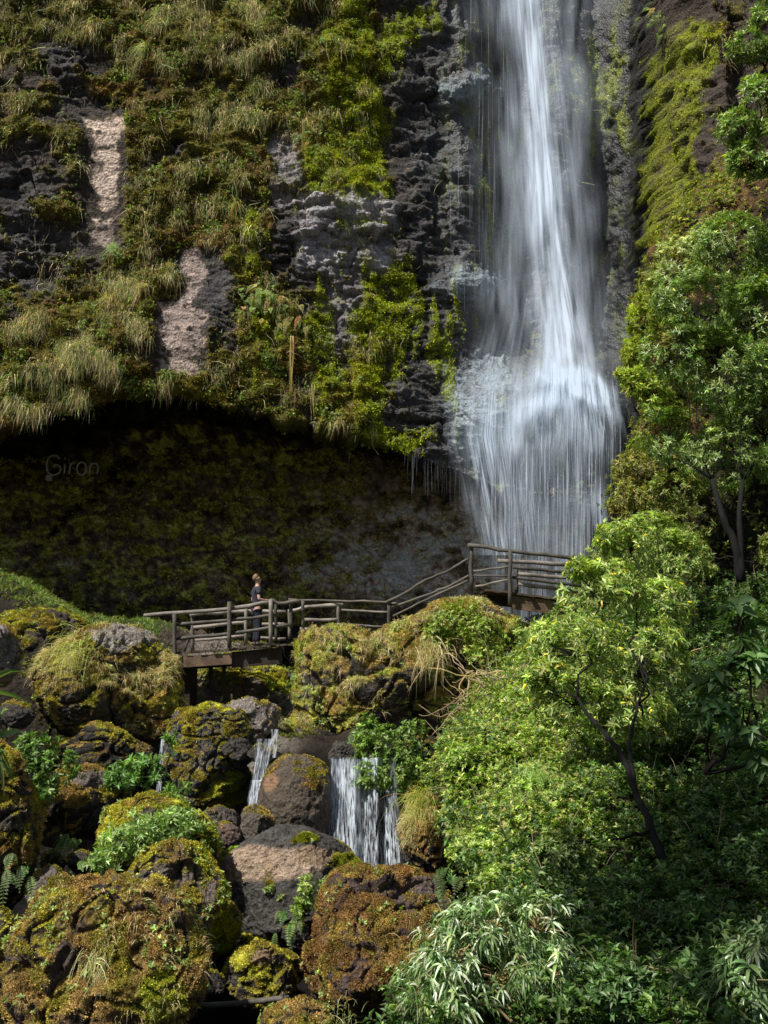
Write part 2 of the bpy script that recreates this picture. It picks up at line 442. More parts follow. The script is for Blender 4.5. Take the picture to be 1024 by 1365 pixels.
LIP_X = [-400, 0, 40, 90, 150, 200, 240, 300, 350, 400, 450, 520, 560, 600, 650, 700, 800, 850, 900, 1400]
LIP_Y = [590, 580, 566, 553, 540, 531, 530, 541, 552, 562, 572, 592, 606, 618, 640, 655, 670, 720, 800, 840]
def make_cliff():
    xs = x_samples()
    pxc = CX + F * xs / 37.0 * 0.993
    lip_py = np.interp(pxc, LIP_X, LIP_Y)
    zl = P(np.full_like(pxc, 512), lip_py, np.full_like(pxc, 36.3))[:, 2]
    ylip = np.interp(pxc, [-300, 300, 500, 600, 700, 800, 860, 1000], [35.5, 36.3, 36.8, 37.2, 37.4, 37.4, 38.5, 34.5])
    depth = np.interp(pxc, [-300, 0, 400, 520, 640, 760, 830, 900], [7, 8.5, 8.5, 7.0, 4.2, 2.2, 1.2, 0.5])
    rows = []
    nb, nc, nf = 190, 70, 470
    zb0 = 5.0
    for k in range(nb):                       # cave back wall, bottom to top
        t = k / nb
        z = zb0 + (zl + 0.4 - zb0) * t
        y = ylip + depth + 0.6 * math.sin(t * math.pi) - 0.9 * (1 - t) ** 2 * 1.0 - 1.6 * max(0, t - 0.72)
        rows.append(np.stack([xs, y, z], 1))
    for k in range(nc):                       # ceiling, back to lip
        t = k / nc
        y = ylip + depth * (1 - t) - 0.45 * (1 - t)
        z = zl + 0.4 * (1 - t) + 0.9 * np.sin(t * math.pi) * np.minimum(1, depth / 6)
        rows.append(np.stack([xs, y, z], 1))
    ztop = 38.0
    for k in range(nf):                       # face, lip up
        t = k / (nf - 1); tt = t * 0.62 + 0.38 * t ** 2.5
        z = zl + (ztop - zl) * tt
        y = ylip + 0.10 * (z - zl)
        rows.append(np.stack([xs, y, z], 1))
    G = np.stack(rows, 1)                     # (nx, nrow, 3)
    nx, nr = G.shape[:2]
    part = np.concatenate([np.zeros(nb), np.linspace(0, 1, nc), np.ones(nf)])
    p = G.reshape(-1, 3)
    px, py = proj(p)
    face = np.tile(sstep(0.7, 1.0, part), nx)
    back = np.tile(1 - sstep(0.0, 0.3, part), nx)
    # large forms of the face (in metres along y)
    dy = np.zeros(len(p))
    dy += face * 2.6 * sstep(610, 700, px) * (1 - sstep(860, 900, px)) * (1 - sstep(430, 500, py))
    dy += face * 1.5 * blob(px, py, 820, 250, 40, 260)
    dy -= face * 3.2 * sstep(862, 885, px) * (1 - 0.5 * sstep(930, 965, px)) * sstep(-60, 75, py + 0.35 * np.abs(px - 925))
    dy -= face * 0.9 * blob(px, py, 745, 560, 110, 60)
    dy -= face * 0.7 * blob(px, py, 650, 380, 60, 22) + face * 0.8 * blob(px, py, 640, 560, 70, 45) + face * 0.6 * blob(px, py, 625, 115, 55, 22)
    dy -= face * 0.5 * blob(px, py, 470, 300, 80, 60)
    dy -= face * 0.8 * blob(px, py, 120, 470, 160, 70)
    dy += face * 0.15 * boxm(px, py, 212, 300, 335, 490, 10)
    G[..., 1] += dy.reshape(nx, nr)
    n = grid_normals(G).reshape(-1, 3)
    n *= np.sign(-n[:, 1:2] - 0.2 * n[:, 2:3] + 1e-6)
    p = G.reshape(-1, 3)
    px, py = proj(p)
    # noise relief
    q = p * np.array([1, 1, 1.7])
    big = fbm(p, 0.22, 3, 3.1)
    mid = fbm(q, 0.75, 4, 9.7)
    strata = fbm(p * np.array([0.35, 0.35, 2.4]), 1.0, 4, 21.0, ridge=True)
    fin = fbm(q, 3.2, 3, 41.0, 0.6)
    blk = np.abs(noise(p, 1.3, 77.0)) + np.abs(noise(q, 2.6, 88.0)) * 0.5
    # paint classes ---------------------------------------------------------
    wx = px + 14 * noise(p, 0.9, 100) + 7 * noise(p, 3.0, 110); wy = py + 16 * noise(p, 0.9, 120) + 8 * noise(p, 3.1, 130)
    tx = px + 13 * noise(p, 1.1, 300) + 7 * noise(p, 4.0, 301); ty = py + 16 * noise(p, 1.0, 302) + 7 * noise(p, 4.0, 303)
    tan = boxm(tx, ty, 120 + (ty - 150) * 0.09, 162, 152, 275, 3) + boxm(tx, ty, 126, 150, 295, 332, 4) + boxm(tx, ty, 244, 270, 336, 404, 3) + boxm(tx, ty, 211, 268, 400, 490, 3)
    tan = np.clip(tan, 0, 1) * sstep(-0.42, -0.15, fbm(p, 2.4, 3, 310.0, 0.65)); tang = np.clip(boxm(px, py, 112, 168, 145, 338, 5) + boxm(px, py, 205, 275, 400, 496, 5) + boxm(px, py, 238, 300, 330, 410, 5), 0, 1)
    grey = np.clip(boxm(wx, wy, 398, 525, 270, 356, 10) * (0.5 + 0.8 * strata) + 0.55 * boxm(wx, wy, 362, 405, 180, 275, 8)
                   + 0.4 * boxm(wx, wy, 430, 480, 350, 470, 10), 0, 1)
    drk = np.clip(blob(wx, wy, 95, 105, 36, 50) + blob(wx, wy, 20, 340, 90, 60) + blob(wx, wy, 290, 400, 32, 70) + 0.8 * blob(wx, wy, 240, 190, 26, 30)  # dark rock and recesses, plus the tan rock's shadowed right side painted in
                  + blob(wx, wy, 375, 90, 26, 30) + 0.8 * blob(wx, wy, 30, 250, 40, 50) + sstep(500, 560, wx) * (1 - sstep(850, 880, wx))
                  + blob(wx, wy, 435, 440, 30, 120) + blob(wx, wy, 380, 330, 35, 55) + 0.7*blob(wx, wy, 545, 560, 60, 60), 0, 1)
    vs = fbm(p * np.array([2.2, 1, 0.35]), 1.0, 4, 55.0)          # vertical streaks
    brm = (0.9 * blob(wx, wy, 490, 190, 34, 110) + 0.75 * blob(wx, wy, 440, 230, 50, 60) + 0.8 * blob(wx, wy, 490, 520, 22, 80) + 0.7 * blob(wx, wy, 430, 470, 26, 110)
           + 0.7 * blob(wx, wy, 540, 430, 40, 60) + 0.6 * blob(wx, wy, 500, 400, 40, 90) + 0.9 * blob(wx, wy, 530, 590, 60, 18) + 0.8*blob(wx, wy, 660, 230, 40, 90) * 0.6
           + 0.5 * blob(wx, wy, 600, 470, 30, 100) + 0.8 * blob(wx, wy, 470, 60, 50, 80) + 0.7 * blob(wx, wy, 560, 30, 40, 30) + 0.9 * blob(wx, wy, 330, 310, 25, 50)
           + 0.8 * blob(wx, wy, 800, 130, 45, 90) + 0.5 * blob(wx, wy, 830, 340, 30, 30) + 1.5 * sstep(858, 872, wx) * (1 - sstep(905, 935, wx + 0.12 * (wy - 200))) * (1 - sstep(310, 340, wy)) * sstep(60, 110, wy) + 0.8 * blob(wx, wy, 930, 130, 26, 70) + 1.4 * blob(wx, wy, 930, 58, 36, 26)
           + 0.5 * blob(wx, wy, 350, 440, 60, 60))
    brm = np.clip(sstep(0.34, 0.66, brm + 0.75 * vs), 0, 1) * face
    vegm = face * (1 - np.clip(sstep(470, 560, wx), 0, 1)) + 0.4 * face * sstep(930, 960, wx)
    vegm = vegm * (1 - 0.85 * drk) * (1 - 0.93 * tang) * (1 - 0.9 * grey)
    vegm = np.clip((vegm * (1 - 0.5 * blob(px, py, 20, 230, 110, 170)) + 1.3 * fbm(p, 0.9, 4, 66.0, 0.65) * (vegm > 0.02) - 0.18), 0, 1)
    wet = face * np.clip(1.3 * sstep(560, 640, wx) * (1 - sstep(840, 865, wx)), 0, 1)
    brm *= (1 - 0.85 * grey) * sstep(-0.35, 0.1, fbm(p, 2.2, 3, 260.0, 0.7))
    # colour
    tone = np.clip(0.5 + 0.7 * mid + 0.5 * fin, 0, 1)
    c = mixc(np.tile([0.022, 0.021, 0.022], (len(p), 1)), (0.10, 0.095, 0.098), tone * sstep(-0.2, 0.6, strata) * (1 - 0.5 * wet))
    c = mixc(c, (0.05, 0.034, 0.02), 0.6 * (1 - drk) * face)
    gr = np.clip(grey * (0.45 + 0.8 * tone), 0, 1)
    c = mixc(c, (0.36, 0.34, 0.37), gr)
    # wet rock beside the fall: sky sheen painted in as blue-grey, paler on ledges
    cR = 0.6 + 0.55 * fbm(p, 1.7, 4, 91.0, 0.65)
    vs2 = fbm(p * np.array([5.0, 2, 0.5]), 1.0, 4, 155.0, 0.65)
    c = mixc(c, (0.085, 0.10, 0.118), np.clip(wet * cR * (0.6 + 1.2 * vs + 1.0 * vs2), 0, 1) * 0.9)
    c = mixc(c, (0.13, 0.15, 0.02), wet * sstep(0.02, 0.34, vs + 0.3 * noise(p, 2.0, 93)) * 0.7)
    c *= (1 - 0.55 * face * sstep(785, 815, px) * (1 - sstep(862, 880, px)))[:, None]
    led = (1.1 * blob(wx, wy, 640, 115, 50, 20) + 1.2 * blob(wx, wy, 645, 378, 52, 20) + 0.7 * blob(wx, wy, 665, 300, 30, 20) + 1.0 * blob(wx, wy, 640, 495, 55, 28)
           + 1.0 * blob(wx, wy, 620, 545, 50, 25) + 0.9 * blob(wx, wy, 650, 590, 60, 40) + 0.5 * blob(wx, wy, 590, 395, 20, 20) + 0.4 * blob(wx, wy, 580, 190, 50, 70) + 0.6 * blob(wx, wy, 820, 520, 40, 120) * 0.6)
    led = np.clip(sstep(0.25, 1.1, led + 0.5 * fin + 0.5 * mid + 0.5 * vs), 0, 1) * face * 0.8
    c = mixc(c, (0.20, 0.25, 0.29), led)
    # olive moss
    mo = sstep(-0.15, 0.35, vegm - 0.4 + 0.8 * mid + 0.4 * fin) * face
    hue = fbm(p, 0.55, 3, 140.0)
    olive = mixc(mixc(np.tile([0.075, 0.072, 0.014], (len(p), 1)), (0.15, 0.13, 0.022), sstep(0, 0.5, hue)), (0.10, 0.055, 0.018), sstep(0.0, 0.45, -hue))
    olive *= (0.6 + 0.8 * tone)[:, None]
    c = c * (1 - (mo * (1 - 0.8*grey))[:, None]) + olive * (mo * (1 - 0.8*grey))[:, None]
    c = mixc(c, (0.23, 0.27, 0.008), brm * np.clip(0.55 + 0.8 * fin, 0, 1))
    c = c * (1 - tan[:, None]) + tan[:, None] * np.where(py[:, None] < 300, [0.39, 0.31, 0.255], [0.24, 0.19, 0.168]) * np.clip(0.95 + 0.7 * strata + 0.5 * fin - 0.7 * (1 - sstep(0, 0.05, cb2 if False else np.abs(noise(q, 2.2, 501)))), 0.15, 1.5)[:, None]
    # back wall of the cave
    _x, _y, cb0 = cells(p + 0.3 * np.stack([noise(p, 1.3, 71), noise(p, 1.3, 72), noise(p, 1.3, 73)], 1), 0.8, 30.0)
    cw = mixc(np.tile([0.035, 0.026, 0.018], (len(p), 1)), (0.19, 0.17, 0.03), sstep(-0.02, 0.22, fbm(p * [1, 1, 1.5], 1.5, 4, 150.0, 0.65)) * (1 - 0.85 * sstep(400, 520, wx)))
    cw = mixc(cw, (0.20, 0.155, 0.135), np.clip(blob(wx, wy, 560, 740, 130, 65) * 1.6 * sstep(-0.4, 0.2, mid), 0, 1))
    cw = mixc(cw, (0.30, 0.22, 0.16), blob(px, py, 93, 757, 9, 6))
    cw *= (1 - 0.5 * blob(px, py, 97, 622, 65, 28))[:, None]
    crack = np.exp(-((wy - (700 - (wx - 80) * 0.85)) / 9) ** 2) * sstep(40, 70, wx) * (1 - sstep(160, 185, wx))
    cw *= (1 - 0.85 * crack)[:, None]
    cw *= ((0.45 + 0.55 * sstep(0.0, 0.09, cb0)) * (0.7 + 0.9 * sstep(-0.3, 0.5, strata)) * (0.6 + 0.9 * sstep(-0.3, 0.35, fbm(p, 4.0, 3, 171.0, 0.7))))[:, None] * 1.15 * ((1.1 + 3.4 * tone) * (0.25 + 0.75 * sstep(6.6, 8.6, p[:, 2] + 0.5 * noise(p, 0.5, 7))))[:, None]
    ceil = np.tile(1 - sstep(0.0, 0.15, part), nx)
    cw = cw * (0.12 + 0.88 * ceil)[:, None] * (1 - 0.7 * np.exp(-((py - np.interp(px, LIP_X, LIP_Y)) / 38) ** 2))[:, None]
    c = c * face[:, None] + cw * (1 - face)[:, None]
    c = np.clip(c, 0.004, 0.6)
    pw = p + 0.35 * np.stack([noise(p, 1.0, 31), noise(p, 1.0, 32), noise(p, 1.0, 33)], 1)
    cv, ct, cb = cells(pw * np.array([0.8, 0.8, 1.15]), 0.75, 3.0); cv2, ct2, cb2 = cells(pw * np.array([1.0, 1.0, 1.3]), 2.1, 9.0)
    rockish = np.clip(wet + drk + grey + (1 - face) * 0.7, 0.25, 1) * (1 - 0.65 * wet)
    disp = (0.75 - 0.3 * wet) * big + 0.26 * mid * (1 - 0.6 * wet) + 0.08 * fin * (1 - 0.5 * grey) + rockish * (0.26 * cv + 0.20 * ct - 0.08 * (1 - sstep(0, 0.12, cb)) + 0.06 * cv2 + 0.09 * ct2 - 0.04 * (1 - sstep(0, 0.1, cb2))) + 0.20 * (1 - 0.65 * wet) * strata * (0.4 + 0.6 * np.clip(drk + grey + (1 - face), 0, 1)) - 0.06 * blk
    disp += 0.25 * mo * (1 - np.abs(noise(p, 1.8, 200))) + 0.12 * brm + 0.18 * led - 0.5 * crack * (1 - face)
    disp *= (1 - 0.65 * tang)
    edge = np.tile(np.clip(np.abs(np.arange(nr) - (nb + nc)) / 14.0, 0.35, 1), nx)
    disp *= np.where(face > 0, 1, edge)
    p2 = p + n * disp[:, None]
    mb = MB(); mb.add(p2, None, grid_faces(nx, nr)[:, ::-1], c)
    o = mb.build('cliff', M_CLIFF, extra={'wet': wet * (1 - 0.5*mo)})
    tag(o, 'tall dark overhanging rock cliff grown with moss above a shallow cave', None, None, 'structure')
    G2 = p2.reshape(nx, nr, 3)
    nn = grid_normals(G2).reshape(-1, 3); nn *= np.sign(-nn[:, 1:2] + 1e-6)
    return dict(p=p2, n=nn, px=px, py=py, face=face, veg=vegm * (1 - tan), brm=brm, mo=mo, tan=tan, tang=tang, drk=drk, led=led, hue=hue, nr=nr, nx=nx, wet=wet, grey=grey)
CL = make_cliff()

def pick(D, w, n):
    """random cliff vertices with probability w (only inside or near the picture)"""
    vis = (D['px'] > -80) & (D['px'] < 1110) & (D['py'] > -90) & (D['py'] < 860)
    w = np.clip(w, 0, None) * vis
    w = w / w.sum()
    return rng.choice(len(w), n, p=w)

GREENS = [(0.10, 0.16, 0.02), (0.14, 0.19, 0.03), (0.20, 0.25, 0.05), (0.07, 0.11, 0.02)]
OLIVES = [(0.11, 0.10, 0.014), (0.18, 0.155, 0.02), (0.22, 0.19, 0.025), (0.16, 0.09, 0.02), (0.06, 0.065, 0.012)]
BRIGHT = [(0.24, 0.27, 0.006), (0.15, 0.19, 0.008), (0.33, 0.34, 0.02)]
STRAW = [(0.36, 0.29, 0.15), (0.28, 0.23, 0.12), (0.46, 0.39, 0.26), (0.22, 0.22, 0.09), (0.30, 0.20, 0.13)]

def jitter(pos, s): return pos + rng.normal(size=pos.shape) * s

def cliff_plants():
    D = CL
    # moss tufts in patches
    mb = MB()
    w = D['face'] * (D['mo'] * 1.0 + 0.03) * (1 - 0.93 * D['tang']) * (1 - 0.8 * D['led']) * (1 - sstep(560, 620, D['px']) * (1 - sstep(850, 900, D['px'])))
    i = pick(D, w, 120000)
    pos = jitter(D['p'][i], 0.035) + D['n'][i] * 0.01
    d = nrm(D['n'][i] + rng.normal(size=(len(i), 3)) * 0.7 + [0, 0, -0.2])
    hue = D['hue'][i]
    c = pal(len(i), OLIVES, None, 0.35)
    L = rng.uniform(0.03, 0.085, len(i))
    leaves_kite(mb, pos, d, nrm(rng.normal(size=d.shape)), L, L * 0.55, c)
    o = mb.build('cliff_moss', M_MOSS); tag(o, 'olive and brown moss covering the cliff face', 'moss', None, 'stuff')
    mb = MB()
    w = D['face'] * D['brm'] * (1 - D['tan'])
    i = pick(D, w, 60000)
    pos = jitter(D['p'][i], 0.03); d = nrm(D['n'][i] + rng.normal(size=(len(i), 3)) * 0.6 + [0, 0, -0.5])
    L = rng.uniform(0.03, 0.075, len(i)); 
    leaves_kite(mb, pos, d, nrm(rng.normal(size=d.shape)), L, L * 0.6, pal(len(i), BRIGHT, None, 0.3))
    o = mb.build('bright_moss', M_MOSS); tag(o, 'bright yellow-green moss running down the wet rock face', 'moss', None, 'stuff')
    # small leafy plants
    mb = MB()
    clump = sstep(0.02, 0.4, fbm(D['p'], 1.3, 2, 310.0))
    w = D['face'] * D['veg'] ** 2 * clump + 0.15 * D['brm'] * D['face'] * clump * (D['px'] < 560)
    i = pick(D, w, 9000)
    tips = jitter(D['p'][i], 0.05) + D['n'][i] * rng.uniform(0.02, 0.12, (len(i), 1))
    rosettes(mb, tips, D['n'][i] + [0, -0.2, 0.3] + rng.normal(size=(len(i), 3)) * 0.4, 6, 0.075, 0.032, GREENS + [(0.2, 0.22, 0.07)], None, (0.6, 1.5), 0.5, var=0.3)
    o = mb.build('cliff_leaves', M_LEAF); tag(o, 'small leafy creepers clinging to the cliff face', 'creepers', None, 'stuff')
    # hanging grasses
    mb = MB()
    gp = (0.5*blob(D['px'], D['py'], 210, 50, 150, 70) + 1.0 * blob(D['px'], D['py'], 330, 60, 45, 80) + 1.2 * blob(D['px'], D['py'], 150, 440, 80, 60) + 1.0 * blob(D['px'], D['py'], 60, 480, 90, 70)
          + 0.6 * blob(D['px'], D['py'], 280, 170, 60, 60) + 0.7 * blob(D['px'], D['py'], 200, 460, 60, 60) + 0.4 * blob(D['px'], D['py'], 190, 230, 60, 60) + 0.25 + 0.5 * blob(D['px'], D['py'], 960, 30, 60, 60))
    clump = sstep(0.0, 0.35, fbm(D['p'], 0.9, 2, 350.0))
    w = D['face'] * D['veg'] ** 2 * gp * clump
    i = pick(D, w, 12000); nb = 7
    k = np.repeat(i, nb)
    base = D['p'][k] + np.repeat(rng.normal(size=(len(i), 3)) * 0.05, nb, axis=0) + rng.normal(size=(len(k), 3)) * [0.12, 0.04, 0.09]
    d = nrm(D['n'][k] * 0.5 + rng.normal(size=(len(k), 3)) * 0.3 + [0, -0.1, -0.5])
    L = rng.uniform(0.09, 0.32, len(k)) * np.repeat(0.3 + 1.3 * rng.random(len(i)) ** 2.2, nb)
    dry = np.repeat(rng.random(len(i)) < 0.7, nb)
    c = np.where(dry[:, None], pal(len(k), STRAW, None, 0.25), pal(len(k), [(0.12, 0.16, 0.05), (0.18, 0.22, 0.09)], None, 0.25)) * np.repeat(np.exp(rng.normal(size=(len(i), 1)) * 0.35), nb, axis=0)
    blades(mb, base, d, L, rng.uniform(0.008, 0.018, len(k)), c, rng.uniform(0.5, 1.2, len(k)))
    o = mb.build('cliff_grass', M_GRASS); tag(o, 'pale dry grass hanging in tufts from the cliff', 'grass', None, 'stuff')
    # moss on the cave's back wall
    mb = MB()
    w = (1 - D['face']) * sstep(-0.02, 0.22, fbm(D['p'] * [1, 1, 1.5], 1.5, 4, 150.0, 0.65)) * (1 - 0.8 * sstep(400, 560, D['px'])) * (D['py'] > 600) * (1 - 0.95 * np.exp(-((D['py'] - (700 - (D['px'] - 80) * 0.85)) / 9) ** 2) * (D['px'] < 185))
    i = pick(D, w, 34000)
    L = rng.uniform(0.06, 0.15, len(i))
    leaves_kite(mb, jitter(D['p'][i], 0.04), nrm(D['n'][i] + rng.normal(size=(len(i), 3)) * 0.6 + [0, 0, -0.3]), nrm(rng.normal(size=(len(i), 3))), L, L * 0.6,
                pal(len(i), [(0.32, 0.29, 0.06), (0.44, 0.38, 0.09), (0.2, 0.15, 0.05), (0.24, 0.26, 0.06)], None, 0.3))
    o = mb.build('cave_moss', M_MOSS); tag(o, 'dim olive moss on the back wall of the cave', 'moss', None, 'stuff')
cliff_plants()

def cliff_at(px, py):
    j = np.argmin(np.where(CL['face'] > 0.9, (CL['px'] - px) ** 2 + (CL['py'] - py) ** 2, 1e9))
    return CL['p'][j], CL['n'][j]

def back_at(px, py):
    j = np.argmin(np.where(CL['face'] < 0.1, (CL['px'] - px) ** 2 + (CL['py'] - py) ** 2, 1e9))
    return CL['p'][j], CL['n'][j]

def grass_tuft(px, py, label, n=90, L=0.7, cols=STRAW, pos=None, nn=(0, -1, 0.3), group=None, droop=(0.5, 1.3), w=0.02, spread=0.09, up=0.2):
    if pos is None: pos, nn = cliff_at(px, py)
    mb = MB(); pos = np.asarray(pos, float)
    base = pos + rng.normal(size=(n, 3)) * spread
    d = nrm(np.asarray(nn) * 0.6 + rng.normal(size=(n, 3)) * 0.3 + [0, -0.2, up])
    blades(mb, base, d, L * rng.uniform(0.4, 1.1, n), rng.uniform(0.5, 1, n) * w, pal(n, cols, None, 0.25), rng.uniform(*droop, n), seg=5)
    o = mb.build('grass_tuft', M_GRASS, origin=pos)
    return tag(o, label, 'grass tuft', group)

grass_tuft(312, 268, 'long green and straw grass tuft hanging over the bright moss cushion on the cliff', 130, 0.95, [(0.2, 0.28, 0.08), (0.3, 0.3, 0.1), (0.42, 0.25, 0.1)])
grass_tuft(155, 335, 'blue-green grass tuft hanging straight below the narrow bare tan rock strip', 130, 0.85, [(0.2, 0.27, 0.13), (0.26, 0.32, 0.17)])
grass_tuft(195, 68, 'pale green grass tuft hanging high on the upper left of the cliff', 130, 1.0, [(0.22, 0.27, 0.12), (0.36, 0.32, 0.2)])
grass_tuft(190, 385, 'large straw-coloured grass tuft draped left of the wide bare tan rock', 160, 1.0, STRAW)
grass_tuft(150, 400, 'pale grass tuft draped over the bulge above the cave roof', 160, 1.1, STRAW)

def hanging_strand(px, py0, py1, label, n=14):
    pos, nn = cliff_at(px, py0); mb = MB()
    L = (py1 - py0) / F * pos[1]
    pos = pos + nn * 0.12
    t = np.linspace(0, 1, 9)
    for k in range(n):
        o = rng.normal(size=2) * 0.035
        pts = np.stack([pos[0] + o[0] + 0.02 * np.sin(t * 5 + k), pos[1] - 0.15 + o[1] + 0 * t, pos[2] - L * t * rng.uniform(0.6, 1.0)], 1)
        tube(mb, pts, np.linspace(0.014, 0.006, 9), pal(1, [(0.36, 0.29, 0.13), (0.28, 0.22, 0.09)])[0], 4)
    o = mb.build('hanging_root', M_GRASS, origin=pos); return tag(o, label, 'hanging root')
hanging_strand(386, 458, 560, 'straw-coloured bunch of roots hanging below the fern clump to the cave roof')
hanging_strand(298, 160, 205, 'short pale bunch of roots hanging on the upper cliff', 8)
hanging_strand(402, 170, 235, 'thin brown roots hanging on the bare rock beside bright moss', 5)
hanging_strand(419, 520, 575, 'thin brown roots dangling from the cave roof edge', 3)

def fern_clump(px, py, label, n=26, L=0.5, cols=((0.13, 0.2, 0.04), (0.2, 0.26, 0.06), (0.4, 0.25, 0.08)), pos=None, nn=None, sp=0.35):
    if pos is None: pos, nn = cliff_at(px, py)
    pos = np.asarray(pos, float); nn = np.asarray(nn, float); mb = MB()
    for k in range(n):
        b = pos + rng.normal(size=3) * [sp, 0.05, sp * 0.8]
        d = nrm(nn + rng.normal(size=3) * 0.5 + np.array([0, -0.3, 0.25])); l = L * rng.uniform(0.6, 1.1)
        t = np.linspace(0.05, 1, 12)
        c = b + d * l * t[:, None] + np.array([0, 0, -1.0]) * l * (rng.uniform(0.7, 1.2) * t * t)[:, None]
        tg = nrm(np.gradient(c, axis=0)); s = nrm(np.cross(tg, [0, -1, 0.4]))
        wdt = l * 0.24 * np.sin(np.clip(t * 1.05, 0, 1) * math.pi * 0.85 + 0.3)
        col = pal(1, cols, [5, 5, 1][:len(cols)], 0.25)[0]
        for sg in (-1, 1):
            leaves_kite(mb, c, s * sg + tg * 0.35, np.tile([0, -1.0, 0.5], (12, 1)), wdt, np.full(12, l * 0.075), np.tile(col, (12, 1)))
        tube(mb, c, 0.004, col * 0.6, 3, False)
    o = mb.build('fern', M_LEAF, origin=pos); return tag(o, label, 'fern')
fern_clump(345, 405, 'green fern clump with hanging fronds on the cliff right of the bare tan rock', 40, 0.5)
fern_clump(385, 430, 'fern clump with a few orange fronds above the long hanging root', 30, 0.45, ((0.16, 0.2, 0.05), (0.3, 0.25, 0.06), (0.5, 0.25, 0.08)))
fern_clump(408, 185, 'small pale fern on bare rock beside the bright moss', 14, 0.4)
fern_clump(890, 25, 'dark green fern clump hanging above the mossy column', 22, 0.45)
fern_clump(450, 560, 'light green fern clump fringing the cave roof edge', 16, 0.35, sp=0.25)

# ================================================================== GROUND
def bed_z(x, y):
    """height of the stream bed and banks"""
    z = np.interp(y, [-30, 0, 8, 14, 18, 20.2, 20.9, 24, 27, 30, 33, 36, 40, 46, 60], [-0.8, -0.4, 0.3, 0.9, 1.3, 1.45, 3.45, 3.9, 4.1, 5.2, 6.1, 6.9, 7.6, 8.2, 8.5])
    z = z + sstep(-3.2, -9, x) * np.interp(y, [0, 12, 20, 26, 32, 40], [3.0, 2.0, 1.2, 1.5, 2.0, 1.3])
    hole = (1 - sstep(-2.9, -2.5, x)) * sstep(16, 18, y) * (1 - sstep(23.2, 24.5, y))
    z = z - hole * np.maximum(z - 1.2, 0)
    cavef = sstep(-4.6, -3.2, x) * sstep(29, 31, y)
    z = z * (1 - cavef) + np.minimum(z, 5.0) * cavef
    right = sstep(1.5, 3.5, x) * sstep(28, 30, y) * (1 - sstep(37, 39, y))
    z = z * (1 - right) + 6.1 * right
    z = z + sstep(14, 40, np.abs(x)) * 6
    yy = np.maximum(y, 1); pxx = CX + F * x / yy
    capz = 6 + (859 - np.interp(pxx, [-600, -200, 0, 110, 230, 330], [520, 660, 752, 815, 826, 850])) / F * yy - 0.3
    z = np.where((y > 28) & (x < -2), np.minimum(z, capz), z)
    return z

def make_ground():
    xs = np.concatenate([np.linspace(-60, -13, 40), np.linspace(-12.8, 12.8, 300), np.linspace(13, 60, 40)])
    ys = np.concatenate([np.linspace(-60, 7, 60), np.linspace(7.2, 46, 420), np.linspace(46.5, 60, 10)])
    X, Y = np.meshgrid(xs, ys, indexing='ij')
    Z = bed_z(X.ravel(), Y.ravel())
    p = np.stack([X.ravel(), Y.ravel(), Z], 1)
    n1 = fbm(p, 0.6, 4, 500.0); n2 = fbm(p, 2.4, 3, 510.0)
    p[:, 2] += 0.40 * n1 + 0.24 * n2 + 0.05 * fbm(p, 8.0, 2, 515.0)
    px, py = proj(np.where(p[:, 1:2] > 1, p, [0, 1, 0]))
    c = mixc(np.tile([0.03, 0.022, 0.015], (len(p), 1)), (0.11, 0.085, 0.065), np.clip(0.4 + n1 + n2, 0, 1))
    grass = np.clip(sstep(0.3, 0.6, np.exp(-((py - 765 - px * 0.42) / 22) ** 2) * (1 - sstep(130, 170, px)) + blob(px, py, 165, 835, 60, 22) + 0.5 * n2), 0, 1) * sstep(27, 29, p[:, 1]) * (px < 260)
    c = mixc(c, (0.06, 0.09, 0.022), grass)
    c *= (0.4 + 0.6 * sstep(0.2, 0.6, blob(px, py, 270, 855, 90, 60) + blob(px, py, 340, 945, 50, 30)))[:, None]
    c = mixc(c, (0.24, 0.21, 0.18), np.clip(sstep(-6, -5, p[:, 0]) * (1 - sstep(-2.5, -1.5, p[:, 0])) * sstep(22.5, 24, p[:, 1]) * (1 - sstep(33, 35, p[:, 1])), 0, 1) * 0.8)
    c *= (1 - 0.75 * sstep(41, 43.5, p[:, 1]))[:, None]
    c *= (1 - 0.8 * (1 - sstep(22.6, 23.4, p[:, 1])) * (p[:, 1] > 8))[:, None]  # gully bed painted near-black wet, standing in for the shaded gaps
    c *= (1 - 0.85 * sstep(-4.4, -3.4, p[:, 0]) * sstep(28.5, 30.5, p[:, 1]))[:, None]  # ground below the cave mouth painted dark to read as a shadowed void
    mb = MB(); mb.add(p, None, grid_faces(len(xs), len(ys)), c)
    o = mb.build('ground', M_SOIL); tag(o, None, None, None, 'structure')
    return p, px, py, grass
GP, GPX, GPY, GGR = make_ground()

# ------------------------------------------------------------------ right hillside
HL_PY = [-300, 100, 230, 260, 300, 340, 420, 500, 560, 620, 690, 730, 780, 830, 880, 950, 1000, 1060, 1110, 1160, 1220, 1300, 1365, 1600]
HL_L = [1150, 1100, 960, 925, 895, 870, 845, 840, 858, 835, 812, 815, 790, 735, 690, 640, 600, 590, 595, 625, 635, 600, 565, 500]
HL_Y = [33, 32, 31, 30.6, 30, 29.6, 29, 28.6, 28.4, 28, 27.6, 27.3, 27, 25.2, 23.5, 21, 19.3, 17.6, 16.2, 14.8, 13.2, 11.2, 9.8, 6.5]
def hill_point(px, py):
    L = np.interp(py, HL_PY, HL_L); Yb = np.interp(py, HL_PY, HL_Y)
    return Yb - 0.0065 * np.clip(px - L, 0, 900) * Yb / 25

